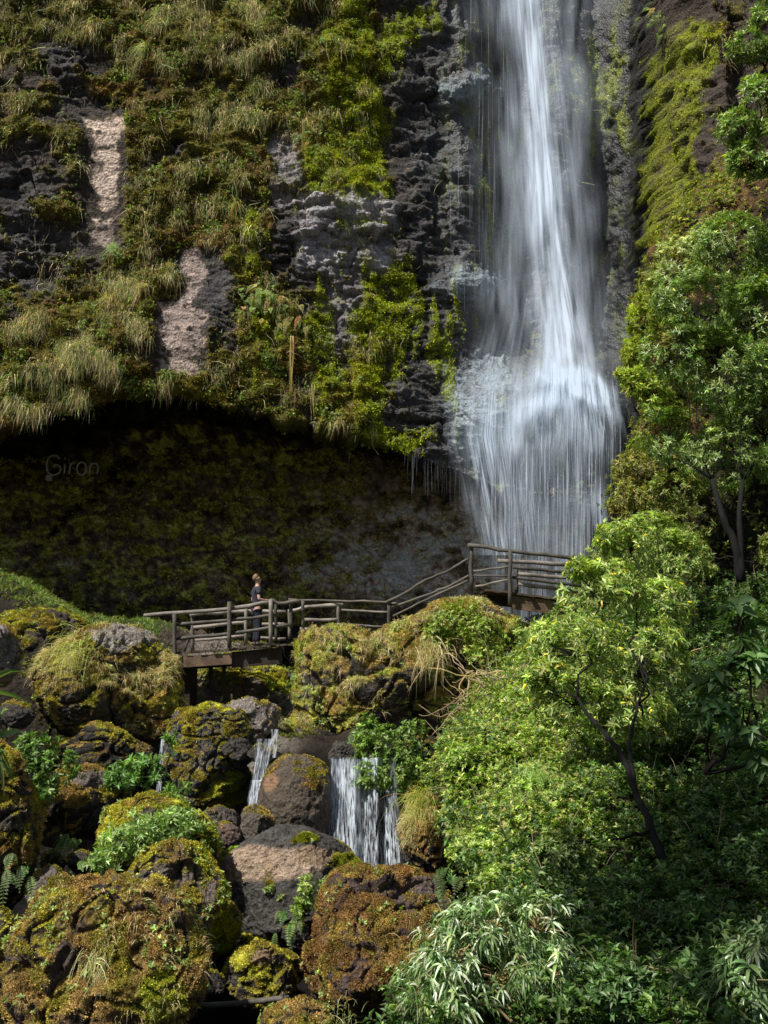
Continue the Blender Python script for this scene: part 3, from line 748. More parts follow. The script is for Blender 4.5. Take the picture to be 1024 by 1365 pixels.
def make_hill():
    rows = np.concatenate([np.linspace(-300, 220, 60), np.linspace(224, 1500, 420)])
    us = np.concatenate([np.linspace(-1, 0, 24)[:-1], np.linspace(0, 1, 330) ** 1.15])
    PY, U = np.meshgrid(rows, us, indexing='ij')
    PY = PY.ravel(); U = U.ravel()
    L = np.interp(PY, HL_PY, HL_L)
    PX = np.where(U >= 0, L + 6 + U * 900, L + 6 + np.abs(U) ** 2 * 40 - 12 * np.sin(np.clip(-U, 0, 1) * math.pi / 2 * 2) * 0.4)
    Yd = np.interp(PY, HL_PY, HL_Y)
    Yv = np.where(U >= 0, Yd - 0.0065 * (U * 900) * Yd / 25 + 0.5 * (1 - sstep(0, 0.04, U)), Yd + 0.5 + 5.5 * np.abs(U))
    p = P(PX, PY, Yv)
    G = p.reshape(len(rows), len(us), 3)
    n = grid_normals(G).reshape(-1, 3); n *= np.sign(-n[:, 1:2] + 0.5 * n[:, 2:3] + 1e-6)
    n1 = fbm(p, 0.5, 3, 600.0); n2 = fbm(p, 1.6, 4, 610.0)
    p2 = p + n * (0.55 * n1 + 0.28 * n2)[:, None]
    px, py = proj(p2)
    c = mixc(np.tile([0.008, 0.008, 0.005], (len(p), 1)), (0.03, 0.03, 0.012), np.clip(0.5 + n1 + n2, 0, 1))  # near-black base stands in for the deep shade between the leaves
    up = (1 - sstep(700, 760, py))
    c = mixc(c, (0.15, 0.085, 0.035), up * sstep(-0.2, 0.3, n2) * (1 - sstep(60, 130, px - np.interp(py, HL_PY, HL_L))))
    mb = MB(); mb.add(p2, None, grid_faces(len(rows), len(us))[:, ::-1], c)
    o = mb.build('hillside', M_SOIL); tag(o, None, None, None, 'structure')
    return dict(p=p2, n=n, px=px, py=py, face=np.ones(len(p)), L=np.interp(py, HL_PY, HL_L))
HL = make_hill()

def pickh(D, w, n, lim=(520, 1130, 200, 1420)):
    vis = (D['px'] > lim[0]) & (D['px'] < lim[1]) & (D['py'] > lim[2]) & (D['py'] < lim[3])
    w = np.clip(w, 0, None) * vis * (D['p'][:, 1] / 20.0) ** 2
    w = w / w.sum(); return rng.choice(len(w), n, p=w)

def hill_cover():
    D = HL; px, py = D['px'], D['py']
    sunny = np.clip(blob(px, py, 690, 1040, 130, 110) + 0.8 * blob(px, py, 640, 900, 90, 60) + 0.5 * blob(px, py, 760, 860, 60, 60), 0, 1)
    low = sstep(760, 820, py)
    cl = sstep(-0.25, 0.25, fbm(D['p'], 1.7, 3, 700.0))
    GL = [(0.22, 0.28, 0.06), (0.15, 0.215, 0.04), (0.32, 0.36, 0.11), (0.09, 0.15, 0.03), (0.26, 0.22, 0.1)]  # lighter leaf palette paints the sunlight of the slope into the colour
    mb = MB()
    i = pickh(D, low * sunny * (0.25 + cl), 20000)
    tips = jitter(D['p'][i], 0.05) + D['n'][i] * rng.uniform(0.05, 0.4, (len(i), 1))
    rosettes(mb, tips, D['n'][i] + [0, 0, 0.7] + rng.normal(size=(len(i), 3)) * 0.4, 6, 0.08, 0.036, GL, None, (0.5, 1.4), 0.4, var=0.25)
    o = mb.build('sun_tint_cover', M_LEAF); tag(o, 'light green leafy undergrowth on the slope, sunlight painted into its brighter leaves', 'undergrowth', None, 'stuff')
    mb = MB()
    DK = [(0.045, 0.085, 0.022), (0.06, 0.11, 0.03), (0.035, 0.06, 0.018), (0.09, 0.13, 0.04)]  # darker leaf palette paints the tree shade into the colour
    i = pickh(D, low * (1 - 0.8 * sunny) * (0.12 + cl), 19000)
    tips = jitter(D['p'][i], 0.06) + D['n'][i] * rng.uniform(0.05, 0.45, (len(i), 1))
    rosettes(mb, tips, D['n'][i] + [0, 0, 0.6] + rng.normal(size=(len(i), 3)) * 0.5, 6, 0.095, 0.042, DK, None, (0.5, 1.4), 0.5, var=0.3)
    o = mb.build('shade_tint_cover', M_LEAF); tag(o, 'green leafy undergrowth on the right slope, shade painted into its darker leaves', 'undergrowth', None, 'stuff')
    # upper buttress: moss and creepers
    mb = MB()
    e = px - D['L']
    i = pickh(D, (1 - low) * (0.3 + cl) * (0.3 + 1.5 * (e < 60)), 9000)
    tips = jitter(D['p'][i], 0.05) + D['n'][i] * rng.uniform(0.0, 0.25, (len(i), 1))
    rosettes(mb, tips, D['n'][i] + [-0.3, 0, 0.4] + rng.normal(size=(len(i), 3)) * 0.4, 6, 0.11, 0.04, [(0.14, 0.17, 0.03), (0.2, 0.2, 0.03), (0.15, 0.09, 0.03), (0.08, 0.11, 0.02)], None, (0.5, 1.5), 0.6)
    o = mb.build('creepers', M_LEAF); tag(o, 'olive and brown creepers on the rock buttress right of the waterfall', 'creepers', None, 'stuff')
    # grass on the slope
    mb = MB()
    i = pickh(D, low * sunny * cl * (px < 800), 700); nb = 18; k = np.repeat(i, nb)
    base = D['p'][k] + rng.normal(size=(len(k), 3)) * 0.06
    d = nrm(D['n'][k] * 0.3 + [0, -0.1, 0.9] + rng.normal(size=(len(k), 3)) * 0.35)
    blades(mb, base, d, rng.uniform(0.2, 0.5, len(k)), rng.uniform(0.008, 0.016, len(k)), pal(len(k), [(0.2, 0.27, 0.06), (0.28, 0.3, 0.1), (0.3, 0.25, 0.12)], [3, 2, 1]), rng.uniform(0.4, 1.1, len(k)))
    o = mb.build('slope_grass', M_GRASS); tag(o, 'long green grass among the undergrowth on the slope', 'grass', None, 'stuff')
hill_cover()

def ground_grass():
    mb = MB()
    w = ((GP[:, 0] < -1.5) & (GP[:, 0] > -14) & (GP[:, 1] > 13) & (GP[:, 1] < 40)) * sstep(-0.1, 0.3, fbm(GP, 0.9, 3, 800.0)) * (0.15 + (GP[:, 1] > 23) ) * (1 - 0.9 * blob(GPX, GPY, 275, 850, 45, 30))
    i = rng.choice(len(w), 14000, p=w / w.sum()); tips = GP[i] + rng.normal(size=(len(i), 3)) * [0.06, 0.06, 0.02] + [0, 0, 0.04]
    rosettes(mb, tips, rng.normal(size=(len(i), 3)) * 0.4 + [0, 0, 1.0], 5, 0.065, 0.032, [(0.09, 0.11, 0.02), (0.13, 0.12, 0.025), (0.11, 0.07, 0.025), (0.06, 0.09, 0.02)], None, (0.5, 1.5), 0.4, var=0.35)
    o = mb.build('bank_undergrowth', M_LEAF); tag(o, 'olive and brown low undergrowth on the bank behind the left boulders', 'undergrowth', None, 'stuff')
    mb = MB()
    w = GGR / GGR.sum(); i = rng.choice(len(w), 2500, p=w); nb = 8; k = np.repeat(i, nb)
    base = GP[k] + rng.normal(size=(len(k), 3)) * [0.1, 0.1, 0.02]
    blades(mb, base, nrm(rng.normal(size=(len(k), 3)) * 0.5 + [0, 0, 1.0]), rng.uniform(0.1, 0.35, len(k)), 0.02, pal(len(k), [(0.10, 0.17, 0.03), (0.14, 0.2, 0.04), (0.15, 0.15, 0.05)]), 0.5, seg=3)
    o = mb.build('bank_grass', M_GRASS); tag(o, 'short green grass on the earth bank at the cave mouth', 'grass', None, 'stuff')
ground_grass()

# ================================================================== BOULDERS
_ico = {}
def ico(sub):
    if sub not in _ico:
        bm = bmesh.new(); bmesh.ops.create_icosphere(bm, subdivisions=sub, radius=1.0)
        v = np.array([x.co[:] for x in bm.verts]); f = np.array([[q.index for q in t.verts] for t in bm.faces]); bm.free()
        _ico[sub] = (nrm(v), f)
    return _ico[sub]

BROWN = [(0.17, 0.10, 0.032), (0.10, 0.06, 0.024), (0.27, 0.19, 0.07)]
YEL = [(0.27, 0.25, 0.02), (0.2, 0.2, 0.02), (0.34, 0.31, 0.06)]
def tri_normals(v, f):
    a = np.cross(v[f[:, 1]] - v[f[:, 0]], v[f[:, 2]] - v[f[:, 0]])
    n = np.zeros_like(v)
    for k in range(3): np.add.at(n, f[:, k], a)
    return nrm(n), np.linalg.norm(a, axis=1) / 2

def boulder(label, poly, Y, depth=None, name='boulder', moss=0.7, pals=(BROWN, OLIVES, YEL), pw=(1, 1, 0.5), rock=(0.065, 0.056, 0.05), bare=(), bright=(),
            rough=0.10, sub=None, fuzz=1500, leafy=0, grass=0, seed=1, facet=0.25, expo=0.75, group=None, tilt=0.0, mossup=0.25, grasscol=STRAW, hang=0.0, grow=1.0):
    poly = np.asarray(poly, float)
    if sub is None: sub = 7 if np.ptp(poly[:, 0]) * np.ptp(poly[:, 1]) > 16000 else 6
    c2 = poly.mean(0); poly = c2 + (poly - c2) * grow
    w = P(poly[:, 0], poly[:, 1], np.full(len(poly), Y)); cw = P(c2[0], c2[1], Y)
    rx = w[:, 0] - cw[0]; rz = w[:, 2] - cw[2]
    ang = np.arctan2(rz, rx); rad = np.hypot(rx, rz); o = np.argsort(ang); ang = ang[o]; rad = rad[o]
    A = np.concatenate([ang - 2 * math.pi, ang, ang + 2 * math.pi]); R = np.tile(rad, 3)
    dirs, f = ico(sub)
    th = np.arctan2(dirs[:, 2], dirs[:, 0]); cr = np.hypot(dirs[:, 0], dirs[:, 2])
    tg = np.linspace(-math.pi, math.pi, 721); rg = np.interp(tg, A, R)
    ker = np.exp(-np.linspace(-2, 2, 13) ** 2); ker /= ker.sum()
    rg = np.convolve(np.concatenate([rg[-7:-1], rg, rg[1:7]]), ker, 'valid')
    r = np.interp(th, tg, rg); rm = rad.mean()
    dep = depth if depth else rm * 0.9
    cs = cr ** expo; sn = np.sign(dirs[:, 1]) * np.abs(dirs[:, 1]) ** expo
    r = r * cs + rm * (1 - cs) * 0
    v = np.stack([cw[0] + r * np.cos(th) + sn * dep * cw[0] / Y, cw[1] + sn * dep, cw[2] + r * np.sin(th) + (tilt - (6.0 - cw[2]) / Y) * sn * dep], 1)
    # depth varies over the body so the silhouette is not a lens
    S = rm
    off = seed * 13.7
    vn, ar = tri_normals(v, f)
    # facets: cut by random planes facing the open side
    rr = np.random.default_rng(seed)
    cc0 = v.mean(0)
    for k in range(11):
        pn = nrm(np.array([rr.normal() * 0.9, -abs(rr.normal()) * 0.9 - 0.15, rr.normal() * 0.8 + 0.25])); dd = rr.uniform(0.50, 0.78)
        rel = (v - cc0) / np.array([S, dep, S])
        ex = np.maximum(rel @ pn - dd, 0)
        v = v - pn * (ex * (0.55 + facet))[:, None] * np.array([S * 0.35, dep, S * 0.35])
    vn, ar = tri_normals(v, f)
    n1 = fbm(v, 1.1 / S, 4, off); n2 = fbm(v, 3.5 / S + 0.8, 4, off + 3, 0.55); n3 = fbm(v, 7, 3, off + 9, ridge=True)
    n5 = fbm(v, 2.6 / S, 3, off + 5, ridge=True)
    crk = np.abs(noise(v, 1.9 / S + 0.4, off + 6)); crk = 1 - sstep(0.0, 0.10, crk)
    vw = v + 0.12 * S * np.stack([noise(v, 1.5 / S, off + 61), noise(v, 1.5 / S, off + 62), noise(v, 1.5 / S, off + 63)], 1)
    _a, t1, b1 = cells(vw, 1.15 / S, off); _b, t2, b2 = cells(vw, 2.9 / S, off + 5)
    blk = (rough > 0.07) * S
    v = v + vn * (blk * (0.18 * t1 + 0.05 * _a + 0.06 * t2 + 0.015 * _b - 0.03 * (1 - sstep(0, 0.1, b2))))[:, None] * np.array([0.75, 1.0, 0.75])
    v = v + vn * (rough * S * (1.2 * n1 + 0.7 * n2 + 0.3 * n5) + 0.045 * n3 * min(1, S) - 0.10 * S * crk * (rough > 0.07))[:, None] * np.array([0.65, 1.0, 0.65])
    vn, ar = tri_normals(v, f)
    if (vn * (v - v.mean(0))).sum() < 0: vn = -vn
    px, py = proj(v)
    nm = fbm(v, 1.6, 4, off + 77, 0.6)
    mm = np.clip(sstep(0.38, 0.62, moss * 0.70 - 0.09 + (mossup + 0.2) * vn[:, 2] + 0.95 * nm + 0.25 * n1 - 0.4 * crk), 0, 1)
    m3 = fbm(v, 2.2, 3, off + 30); tone = np.clip(0.5 + 0.6 * n2 + 0.3 * n3, 0, 1)
    col = mixc(np.tile(np.array(rock) * 0.45, (len(v), 1)), np.array(rock) * 1.5, tone)
    bm_ = np.zeros(len(v))
    wx = px + 8 * noise(v, 2.0, off + 50) + 4 * noise(v, 6.0, off + 51); wy = py + 8 * noise(v, 2.0, off + 52)
    for (bx, by, brx, bry, bc) in bare:
        b_ = sstep(0.3, 0.5, blob(wx, wy, bx, by, brx, bry))
        col = mixc(col, np.array(bc), b_ * (0.75 + 0.25 * tone)); bm_ = np.maximum(bm_, b_)
    mm *= (1 - 0.93 * bm_)
    pc = [np.mean(p_, axis=0) for p_ in pals]; pw_ = np.array(pw, float); pw_ /= pw_.sum()
    hue = np.clip(0.5 + 0.9 * m3, 0, 0.999); cum = np.cumsum(pw_)
    mc = np.zeros((len(v), 3))
    for k in range(len(pals)):
        lo_ = cum[k] - pw_[k]; wgt = np.exp(-((hue - (lo_ + pw_[k] / 2)) / (0.22)) ** 2) * pw_[k] + 1e-6
        mc += wgt[:, None] * pc[k]; 
        if k == 0: tw = wgt.copy()
        else: tw += wgt
    mc /= tw[:, None]
    mc *= np.exp(1.3 * fbm(v, 3.0, 4, off + 44, 0.75) + 0.5)[:, None]
    brt = np.zeros(len(v))
    for (bx, by, brx, bry) in bright: brt = np.maximum(brt, sstep(0.25, 0.6, blob(wx, wy, bx, by, brx, bry) + 0.25 * n2))
    mc = mixc(mc, (0.22, 0.23, 0.02), brt)
    mm = np.maximum(mm, brt)
    col = mixc(col, (0, 0, 0), np.zeros(len(v))); col = col * (1 - mm[:, None]) + mc * (0.5 + 0.9 * tone)[:, None] * mm[:, None]
    mb = MB(); mb.add(v, f, None, np.clip(col, 0.004, 0.6))
    org = np.array([cw[0], cw[1], v[:, 2].min()])
    ob = mb.build(name, M_WET if any(k in label for k in ('wet', 'smooth dark')) else M_ROCK, origin=org); tag(ob, label, 'boulder', group)
    # fuzz of moss, only on the sides that can be seen
    front = vn[f].mean(1)[:, 1] < 0.35
    fw = ar * mm[f].mean(1) * (0.05 + sstep(-0.4, 0.3, vn[f].mean(1)[:, 2])) * front * np.clip(0.5 + 1.2 * n2[f].mean(1), 0.05, 1.5)
    area = (ar * front).sum()
    n = int(min(70000, 2.0 * fuzz * area))
    if n > 50 and fw.sum() > 0:
        ti = rng.choice(len(f), n, p=fw / fw.sum())
        bc = rng.dirichlet((1, 1, 1), n)
        pos = (v[f[ti]] * bc[:, :, None]).sum(1); nn = nrm((vn[f[ti]] * bc[:, :, None]).sum(1))
        L = rng.uniform(0.010, 0.026, n) * (0.6 + Y / 30)
        ccol = mc[f[ti, 0]] * np.exp(rng.normal(size=(n, 1)) * 0.4) * (1 + rng.normal(size=(n, 3)) * 0.08) * 0.8
        sel = rng.random(n) < 0.04
        ccol[sel] = pal(sel.sum(), [(0.2, 0.25, 0.08), (0.3, 0.3, 0.14), (0.32, 0.22, 0.1)], None, 0.3)
        mb = MB(); leaves_kite(mb, pos, nrm(nn + rng.normal(size=(n, 3)) * 0.75 + [0, 0, -0.15]), nrm(rng.normal(size=(n, 3))), L, L * 0.6, np.clip(ccol, 0.003, 0.6))
        mb.build('moss', M_MOSS, parent=ob)
    if leafy:
        m2 = int(leafy * area); fw2 = fw * sstep(0.0, 0.35, fbm(v, 1.9, 2, off + 70))[f].mean(1)
        ti = rng.choice(len(f), m2, p=fw2 / fw2.sum()); pos = v[f[ti, 0]]; nn = vn[f[ti, 0]]
        mb = MB(); rosettes(mb, pos + nn * 0.04, nn + [0, 0, 0.5] + rng.normal(size=(m2, 3)) * 0.3, 5, 0.055 * (0.6 + Y / 40), 0.03, [(0.18, 0.24, 0.07), (0.12, 0.18, 0.04), (0.26, 0.28, 0.11)], None, (0.5, 1.5), 0.3)
        mb.build('small_leaves', M_LEAF, parent=ob)
    if grass:
        m2 = int(grass * area); fw2 = fw * sstep(0.0, 0.35, fbm(v, 1.4, 2, off + 90))[f].mean(1) * sstep(-0.2, 0.5, vn[f].mean(1)[:, 2])
        ti = rng.choice(len(f), m2, p=fw2 / fw2.sum()); nb = 12; k = np.repeat(ti, nb)
        pos = v[f[k, 0]] + rng.normal(size=(len(k), 3)) * 0.03; nn = vn[f[k, 0]]
        L = rng.uniform(0.05, 0.2, len(k)) * (0.5 + Y / 40)
        mb = MB(); blades(mb, pos, nrm(nn + rng.normal(size=(len(k), 3)) * 0.5 + [0, 0, 0.3]), L, 0.004 + 0.0004 * Y, pal(len(k), grasscol, None, 0.25), rng.uniform(0.5, 1.4, len(k)))
        mb.build('grass', M_GRASS, parent=ob)
    return ob

TAN = (0.42, 0.31, 0.225); GRY = (0.30, 0.27, 0.25); WETGRY = (0.10, 0.095, 0.095)
B = {}
B['big_left'] = boulder('large rounded mossy boulder with bare grey top at the left end of the footbridge',
    [(35, 905), (60, 868), (95, 850), (125, 838), (165, 836), (200, 842), (212, 862), (232, 885), (240, 930), (232, 965), (190, 985), (140, 990), (90, 985), (50, 965), (36, 935)], 24.0, 1.6,
    moss=0.9, pw=(1.2, 1, 0.5), bare=[(165, 848, 52, 17, GRY)], grass=26, leafy=8, seed=3, facet=0.2)
B['edge_grey'] = boulder('bare grey rock cut by the left picture edge beside the large mossy boulder',
    [(-60, 840), (-10, 826), (8, 832), (20, 860), (20, 890), (12, 905), (-20, 920), (-70, 900)], 21.5, 1.0, moss=0.15, rock=(0.22, 0.19, 0.18), seed=4, fuzz=500)
B['left_tall'] = boulder('tall mossy brown boulder cut by the left picture edge',
    [(-80, 1010), (-20, 985), (15, 1000), (36, 1040), (40, 1100), (36, 1170), (22, 1215), (0, 1235), (-60, 1240), (-100, 1150)], 15.5, 1.2, moss=0.9, pw=(1.6, 1, 0.6), seed=5, fuzz=2200)
B['below_big'] = boulder('brown mossy boulder with grey flat top under the large rounded boulder',
    [(30, 1060), (60, 1030), (100, 1020), (150, 1035), (168, 1060), (160, 1095), (110, 1115), (60, 1125), (35, 1100)], 19.0, 1.1, moss=0.7, pw=(1.4, 1, 0.3), bare=[(128, 1040, 38, 14, (0.16, 0.14, 0.14))], seed=6)
B['fern_top'] = boulder('mossy boulder carrying a row of leafy plants on its sloping top',
    [(122, 1120), (130, 1078), (160, 1062), (210, 1066), (260, 1085), (288, 1112), (292, 1135), (270, 1160), (200, 1180), (140, 1165)], 16.5, 1.1, moss=0.95, pw=(0.6, 1, 1.2), bright=[(285, 1115, 12, 22), (240, 1075, 40, 8)], leafy=22, seed=7, fuzz=2200)
B['yellow_edge'] = boulder('angular boulder with a yellow moss edge down its right side',
    [(160, 1180), (190, 1140), (240, 1122), (268, 1128), (285, 1160), (305, 1200), (322, 1240), (322, 1262), (295, 1290), (250, 1300), (200, 1290), (165, 1250)], 14.6, 1.1, moss=0.75, pw=(0.7, 1, 0.8), rock=(0.12, 0.1, 0.08),
    bare=[(285, 1192, 16, 16, (0.17, 0.14, 0.12)), (200, 1170, 40, 9, (0.15, 0.125, 0.11))], bright=[(275, 1150, 6, 30), (300, 1195, 7, 40), (300, 1245, 22, 32)], leafy=10, seed=8, facet=0.45, fuzz=2000)
B['front_left'] = boulder('biggest foreground boulder in brown and green moss at the bottom left corner',
    [(-40, 1380), (10, 1290), (45, 1215), (70, 1185), (130, 1170), (190, 1175), (235, 1200), (265, 1250), (270, 1290), (250, 1340), (225, 1400), (190, 1440), (60, 1450), (-30, 1430)], 12.0, 1.3, moss=0.85, pw=(2.2, 1, 0.4),
    rock=(0.08, 0.06, 0.05), bright=[(215, 1330, 35, 45)], leafy=12, grass=8, seed=9, fuzz=3600, facet=0.35)
B['under_bridge'] = boulder('dark mossy boulder standing under the left footbridge',
    [(222, 1010), (225, 965), (250, 942), (285, 936), (315, 948), (330, 975), (325, 1020), (335, 1060), (310, 1085), (260, 1085), (232, 1060)], 22.5, 1.0, moss=0.65, pw=(0.5, 1.4, 0.7), rock=(0.085, 0.08, 0.08), bright=[(310, 1050, 18, 24)], seed=10)
B['smooth_dark'] = boulder('smooth dark round boulder between the two small cascades',
    [(345, 1060), (350, 1025), (370, 1008), (400, 1005), (432, 1015), (440, 1060), (436, 1110), (400, 1125), (365, 1112), (348, 1085)], 19.8, 0.8, moss=0.30, rock=(0.085, 0.068, 0.052), bare=[(358, 1042, 9, 16, (0.25, 0.15, 0.09))], seed=11, fuzz=800, facet=0.1, rough=0.06)
B['small_round'] = boulder('small round wet boulder at the foot of the left cascade',
    [(320, 1095), (328, 1078), (345, 1074), (360, 1085), (363, 1108), (350, 1122), (330, 1120)], 18.6, 0.3, moss=0.25, rock=(0.10, 0.085, 0.07), sub=5, seed=12, fuzz=900)
B['small_red'] = boulder('small reddish wet boulder left of the round wet boulder',
    [(283, 1112), (292, 1098), (308, 1096), (320, 1108), (318, 1128), (300, 1135), (286, 1130)], 18.4, 0.3, moss=0.1, rock=(0.12, 0.08, 0.065), sub=5, seed=13, fuzz=400)
B['wet_low'] = boulder('low wet boulder half hidden behind the small reddish boulder',
    [(262, 1092), (280, 1080), (305, 1080), (322, 1090), (322, 1108), (290, 1115), (265, 1110)], 19.6, 0.4, moss=0.2, rock=(0.09, 0.075, 0.065), sub=5, seed=14, fuzz=400)
B['tan_top'] = boulder('flat boulder with bare tan top in front of the wide cascade',
    [(290, 1160), (320, 1135), (350, 1118), (390, 1108), (430, 1120), (470, 1145), (490, 1165), (480, 1200), (450, 1235), (400, 1245), (330, 1235), (295, 1200)], 16.6, 1.1, moss=0.35, pw=(0.5, 1, 1), rock=(0.07, 0.065, 0.06), rough=0.065,
    grow=1.10, bare=[(355, 1150, 80, 25, TAN), (420, 1140, 30, 12, (0.28, 0.2, 0.13))], bright=[(465, 1150, 24, 13), (408, 1118, 16, 7)], leafy=14, seed=15, facet=0.3, mossup=-0.15)
B['brown_front'] = boulder('large reddish-brown mossy boulder below the wide cascade',
    [(402, 1300), (402, 1240), (415, 1190), (450, 1165), (500, 1168), (530, 1158), (580, 1165), (612, 1185), (628, 1215), (625, 1260), (590, 1300), (560, 1345), (500, 1365), (440, 1350)], 14.0, 1.2, moss=0.8,
    pals=([(0.105, 0.055, 0.024), (0.07, 0.036, 0.018), (0.16, 0.095, 0.03)], OLIVES, BROWN), pw=(2.0, 0.5, 1.0), rock=(0.09, 0.065, 0.06), bare=[(575, 1180, 40, 12, (0.13, 0.10, 0.10))], leafy=5, seed=16, fuzz=2600, facet=0.35)
B['low_tan_patch'] = boulder('low mossy boulder with a small tan patch in the dark gap at the bottom',
    [(295, 1310), (310, 1275), (335, 1262), (370, 1265), (398, 1280), (405, 1310), (380, 1340), (320, 1345)], 14.4, 0.6, moss=0.7, pw=(0.2, 1, 1), bare=[(348, 1276, 16, 10, (0.28, 0.19, 0.13))], seed=17, fuzz=1600)
B['bottom_mid'] = boulder('boulder cut by the bottom picture edge beside the fallen pole',
    [(345, 1385), (355, 1350), (390, 1336), (430, 1342), (445, 1365), (440, 1400), (390, 1410)], 11.5, 0.6, moss=0.6, pw=(1, 1, 0.6), leafy=14, seed=18, fuzz=2200)
B['outcrop'] = boulder('long mossy outcrop carrying the footbridge over the wide cascade',
    [(370, 850), (378, 832), (395, 826), (425, 832), (450, 852), (490, 856), (520, 848), (560, 832), (590, 805), (620, 790), (645, 790), (670, 808), (692, 850), (700, 900), (660, 950), (620, 972), (570, 978), (500, 972), (450, 978), (410, 988), (378, 978), (369, 930), (369, 890)], 25.2, 1.5,
    moss=0.95, pals=(BROWN, OLIVES, [(0.24, 0.22, 0.05), (0.18, 0.19, 0.04)]), pw=(1, 0.8, 1.2), grass=22, leafy=22, seed=19, facet=0.25, fuzz=1500, name='rock_outcrop', bright=[(385, 880, 14, 60)])  # yellow moss on the left edge, its sunlit brightness painted in
B['grassy_brown'] = boulder('orange-brown boulder with long grass right of the wide cascade',
    [(538, 1110), (545, 1072), (575, 1056), (605, 1058), (625, 1085), (628, 1130), (610, 1165), (570, 1172), (545, 1150)], 19.4, 0.8, moss=0.9, pw=(2.5, 0.6, 0.3), grass=30, seed=20)
B['left_bottom_edge'] = boulder('dark yellow-green boulder tip at the left picture edge',
    [(-50, 1230), (-15, 1208), (8, 1220), (16, 1250), (10, 1285), (-10, 1300), (-60, 1295)], 12.8, 0.5, moss=0.8, pw=(0.4, 1, 1.2), seed=21)
B['between'] = boulder('small greyish boulder between the tall left boulder and the foreground boulder',
    [(38, 1200), (44, 1170), (60, 1155), (78, 1162), (100, 1190), (98, 1225), (60, 1235)], 15.2, 0.5, moss=0.5, rock=(0.13, 0.11, 0.1), seed=22, sub=5)
B['behind_flat'] = boulder('flat grey gravelly rock ledge beneath the footbridge',
    [(296, 948), (320, 934), (345, 936), (375, 946), (372, 975), (340, 985), (300, 975)], 24.5, 1.2, moss=0.1, rock=(0.22, 0.19, 0.17), seed=23, fuzz=300, sub=5)
B['behind_rock'] = boulder('brown rock with green plants behind the footbridge posts',
    [(235, 930), (245, 895), (290, 880), (340, 882), (385, 895), (390, 940), (330, 950), (260, 955)], 29.0, 1.2, moss=0.5, rock=(0.16, 0.13, 0.11), leafy=14, seed=24, pw=(0.4, 1, 1))
B['left_back'] = boulder('dark mossy bank rock behind the large rounded boulder',
    [(-30, 860), (0, 825), (40, 815), (90, 825), (130, 840), (150, 880), (90, 900), (0, 900)], 28.5, 1.2, moss=0.6, rock=(0.07, 0.055, 0.045), leafy=8, seed=25, pw=(0.5, 1, 0.8))
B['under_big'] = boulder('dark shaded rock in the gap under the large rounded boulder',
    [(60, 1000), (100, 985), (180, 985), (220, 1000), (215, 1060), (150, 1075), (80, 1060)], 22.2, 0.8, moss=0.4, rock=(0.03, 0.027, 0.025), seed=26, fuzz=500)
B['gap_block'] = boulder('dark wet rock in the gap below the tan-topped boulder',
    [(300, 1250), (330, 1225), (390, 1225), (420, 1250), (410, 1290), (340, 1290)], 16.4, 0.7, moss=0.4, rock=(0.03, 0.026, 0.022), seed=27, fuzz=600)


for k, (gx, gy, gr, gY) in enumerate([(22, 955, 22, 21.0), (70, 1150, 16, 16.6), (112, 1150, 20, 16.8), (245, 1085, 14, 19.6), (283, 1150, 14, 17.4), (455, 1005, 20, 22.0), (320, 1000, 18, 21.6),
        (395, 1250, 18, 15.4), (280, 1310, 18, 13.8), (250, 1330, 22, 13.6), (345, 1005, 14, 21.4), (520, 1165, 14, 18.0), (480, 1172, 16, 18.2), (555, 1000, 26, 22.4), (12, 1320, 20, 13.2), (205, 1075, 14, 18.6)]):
    th_ = np.linspace(0, 2 * math.pi, 9)[:-1]; q_ = np.random.default_rng(k).uniform(0.75, 1.2, 8)  # filler rocks in dark stone, added to keep the gaps dark
    boulder('small dark wet rock added to fill a shaded gap between the boulders', np.stack([gx + gr * 1.2 * q_ * np.cos(th_), gy + gr * 0.85 * q_ * np.sin(th_)], 1), gY, name='small_rock', moss=0.12,
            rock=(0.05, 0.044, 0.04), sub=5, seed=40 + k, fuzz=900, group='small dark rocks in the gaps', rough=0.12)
for gx, gy, gY, lab in ((92, 1120, 16.4, 'dark green fern in the gap right of the tall left boulder'), (72, 1160, 15.6, 'small dark fern above the small greyish boulder'),
        (262, 1262, 13.6, 'shaded fern hanging in the gap right of the yellow-edged boulder'), (385, 1232, 15.2, 'dark fern hanging under the tan-topped boulder'),
        (20, 1150, 14.0, 'dark fern at the foot of the tall left boulder'), (595, 1175, 13.2, 'fern at the right shoulder of the reddish-brown boulder'), (470, 985, 22.5, 'dark fern fringing the shaded underside of the mossy outcrop')):
    fern_clump(0, 0, lab, 9, 0.32, ((0.09, 0.15, 0.04), (0.07, 0.11, 0.03)), P(gx, gy, gY), (0, -0.8, 0.5), 0.12)

# ================================================================== WATER
M_FALL = mat_water('falling_water', 17, 0.5, (0.60, 0.71, 0.86), streak=0.75)
M_MIST = mat_water('misty_water', 9, 0.30, (0.66, 0.76, 0.90), streak=0.5)
M_STRAND = mat_water('water_strands', 90, 1.6, (0.62, 0.7, 0.8), streak=0.5)
M_CASC = mat_water('cascade_water', 22, 4.5, (0.68, 0.76, 0.86), streak=1.25)

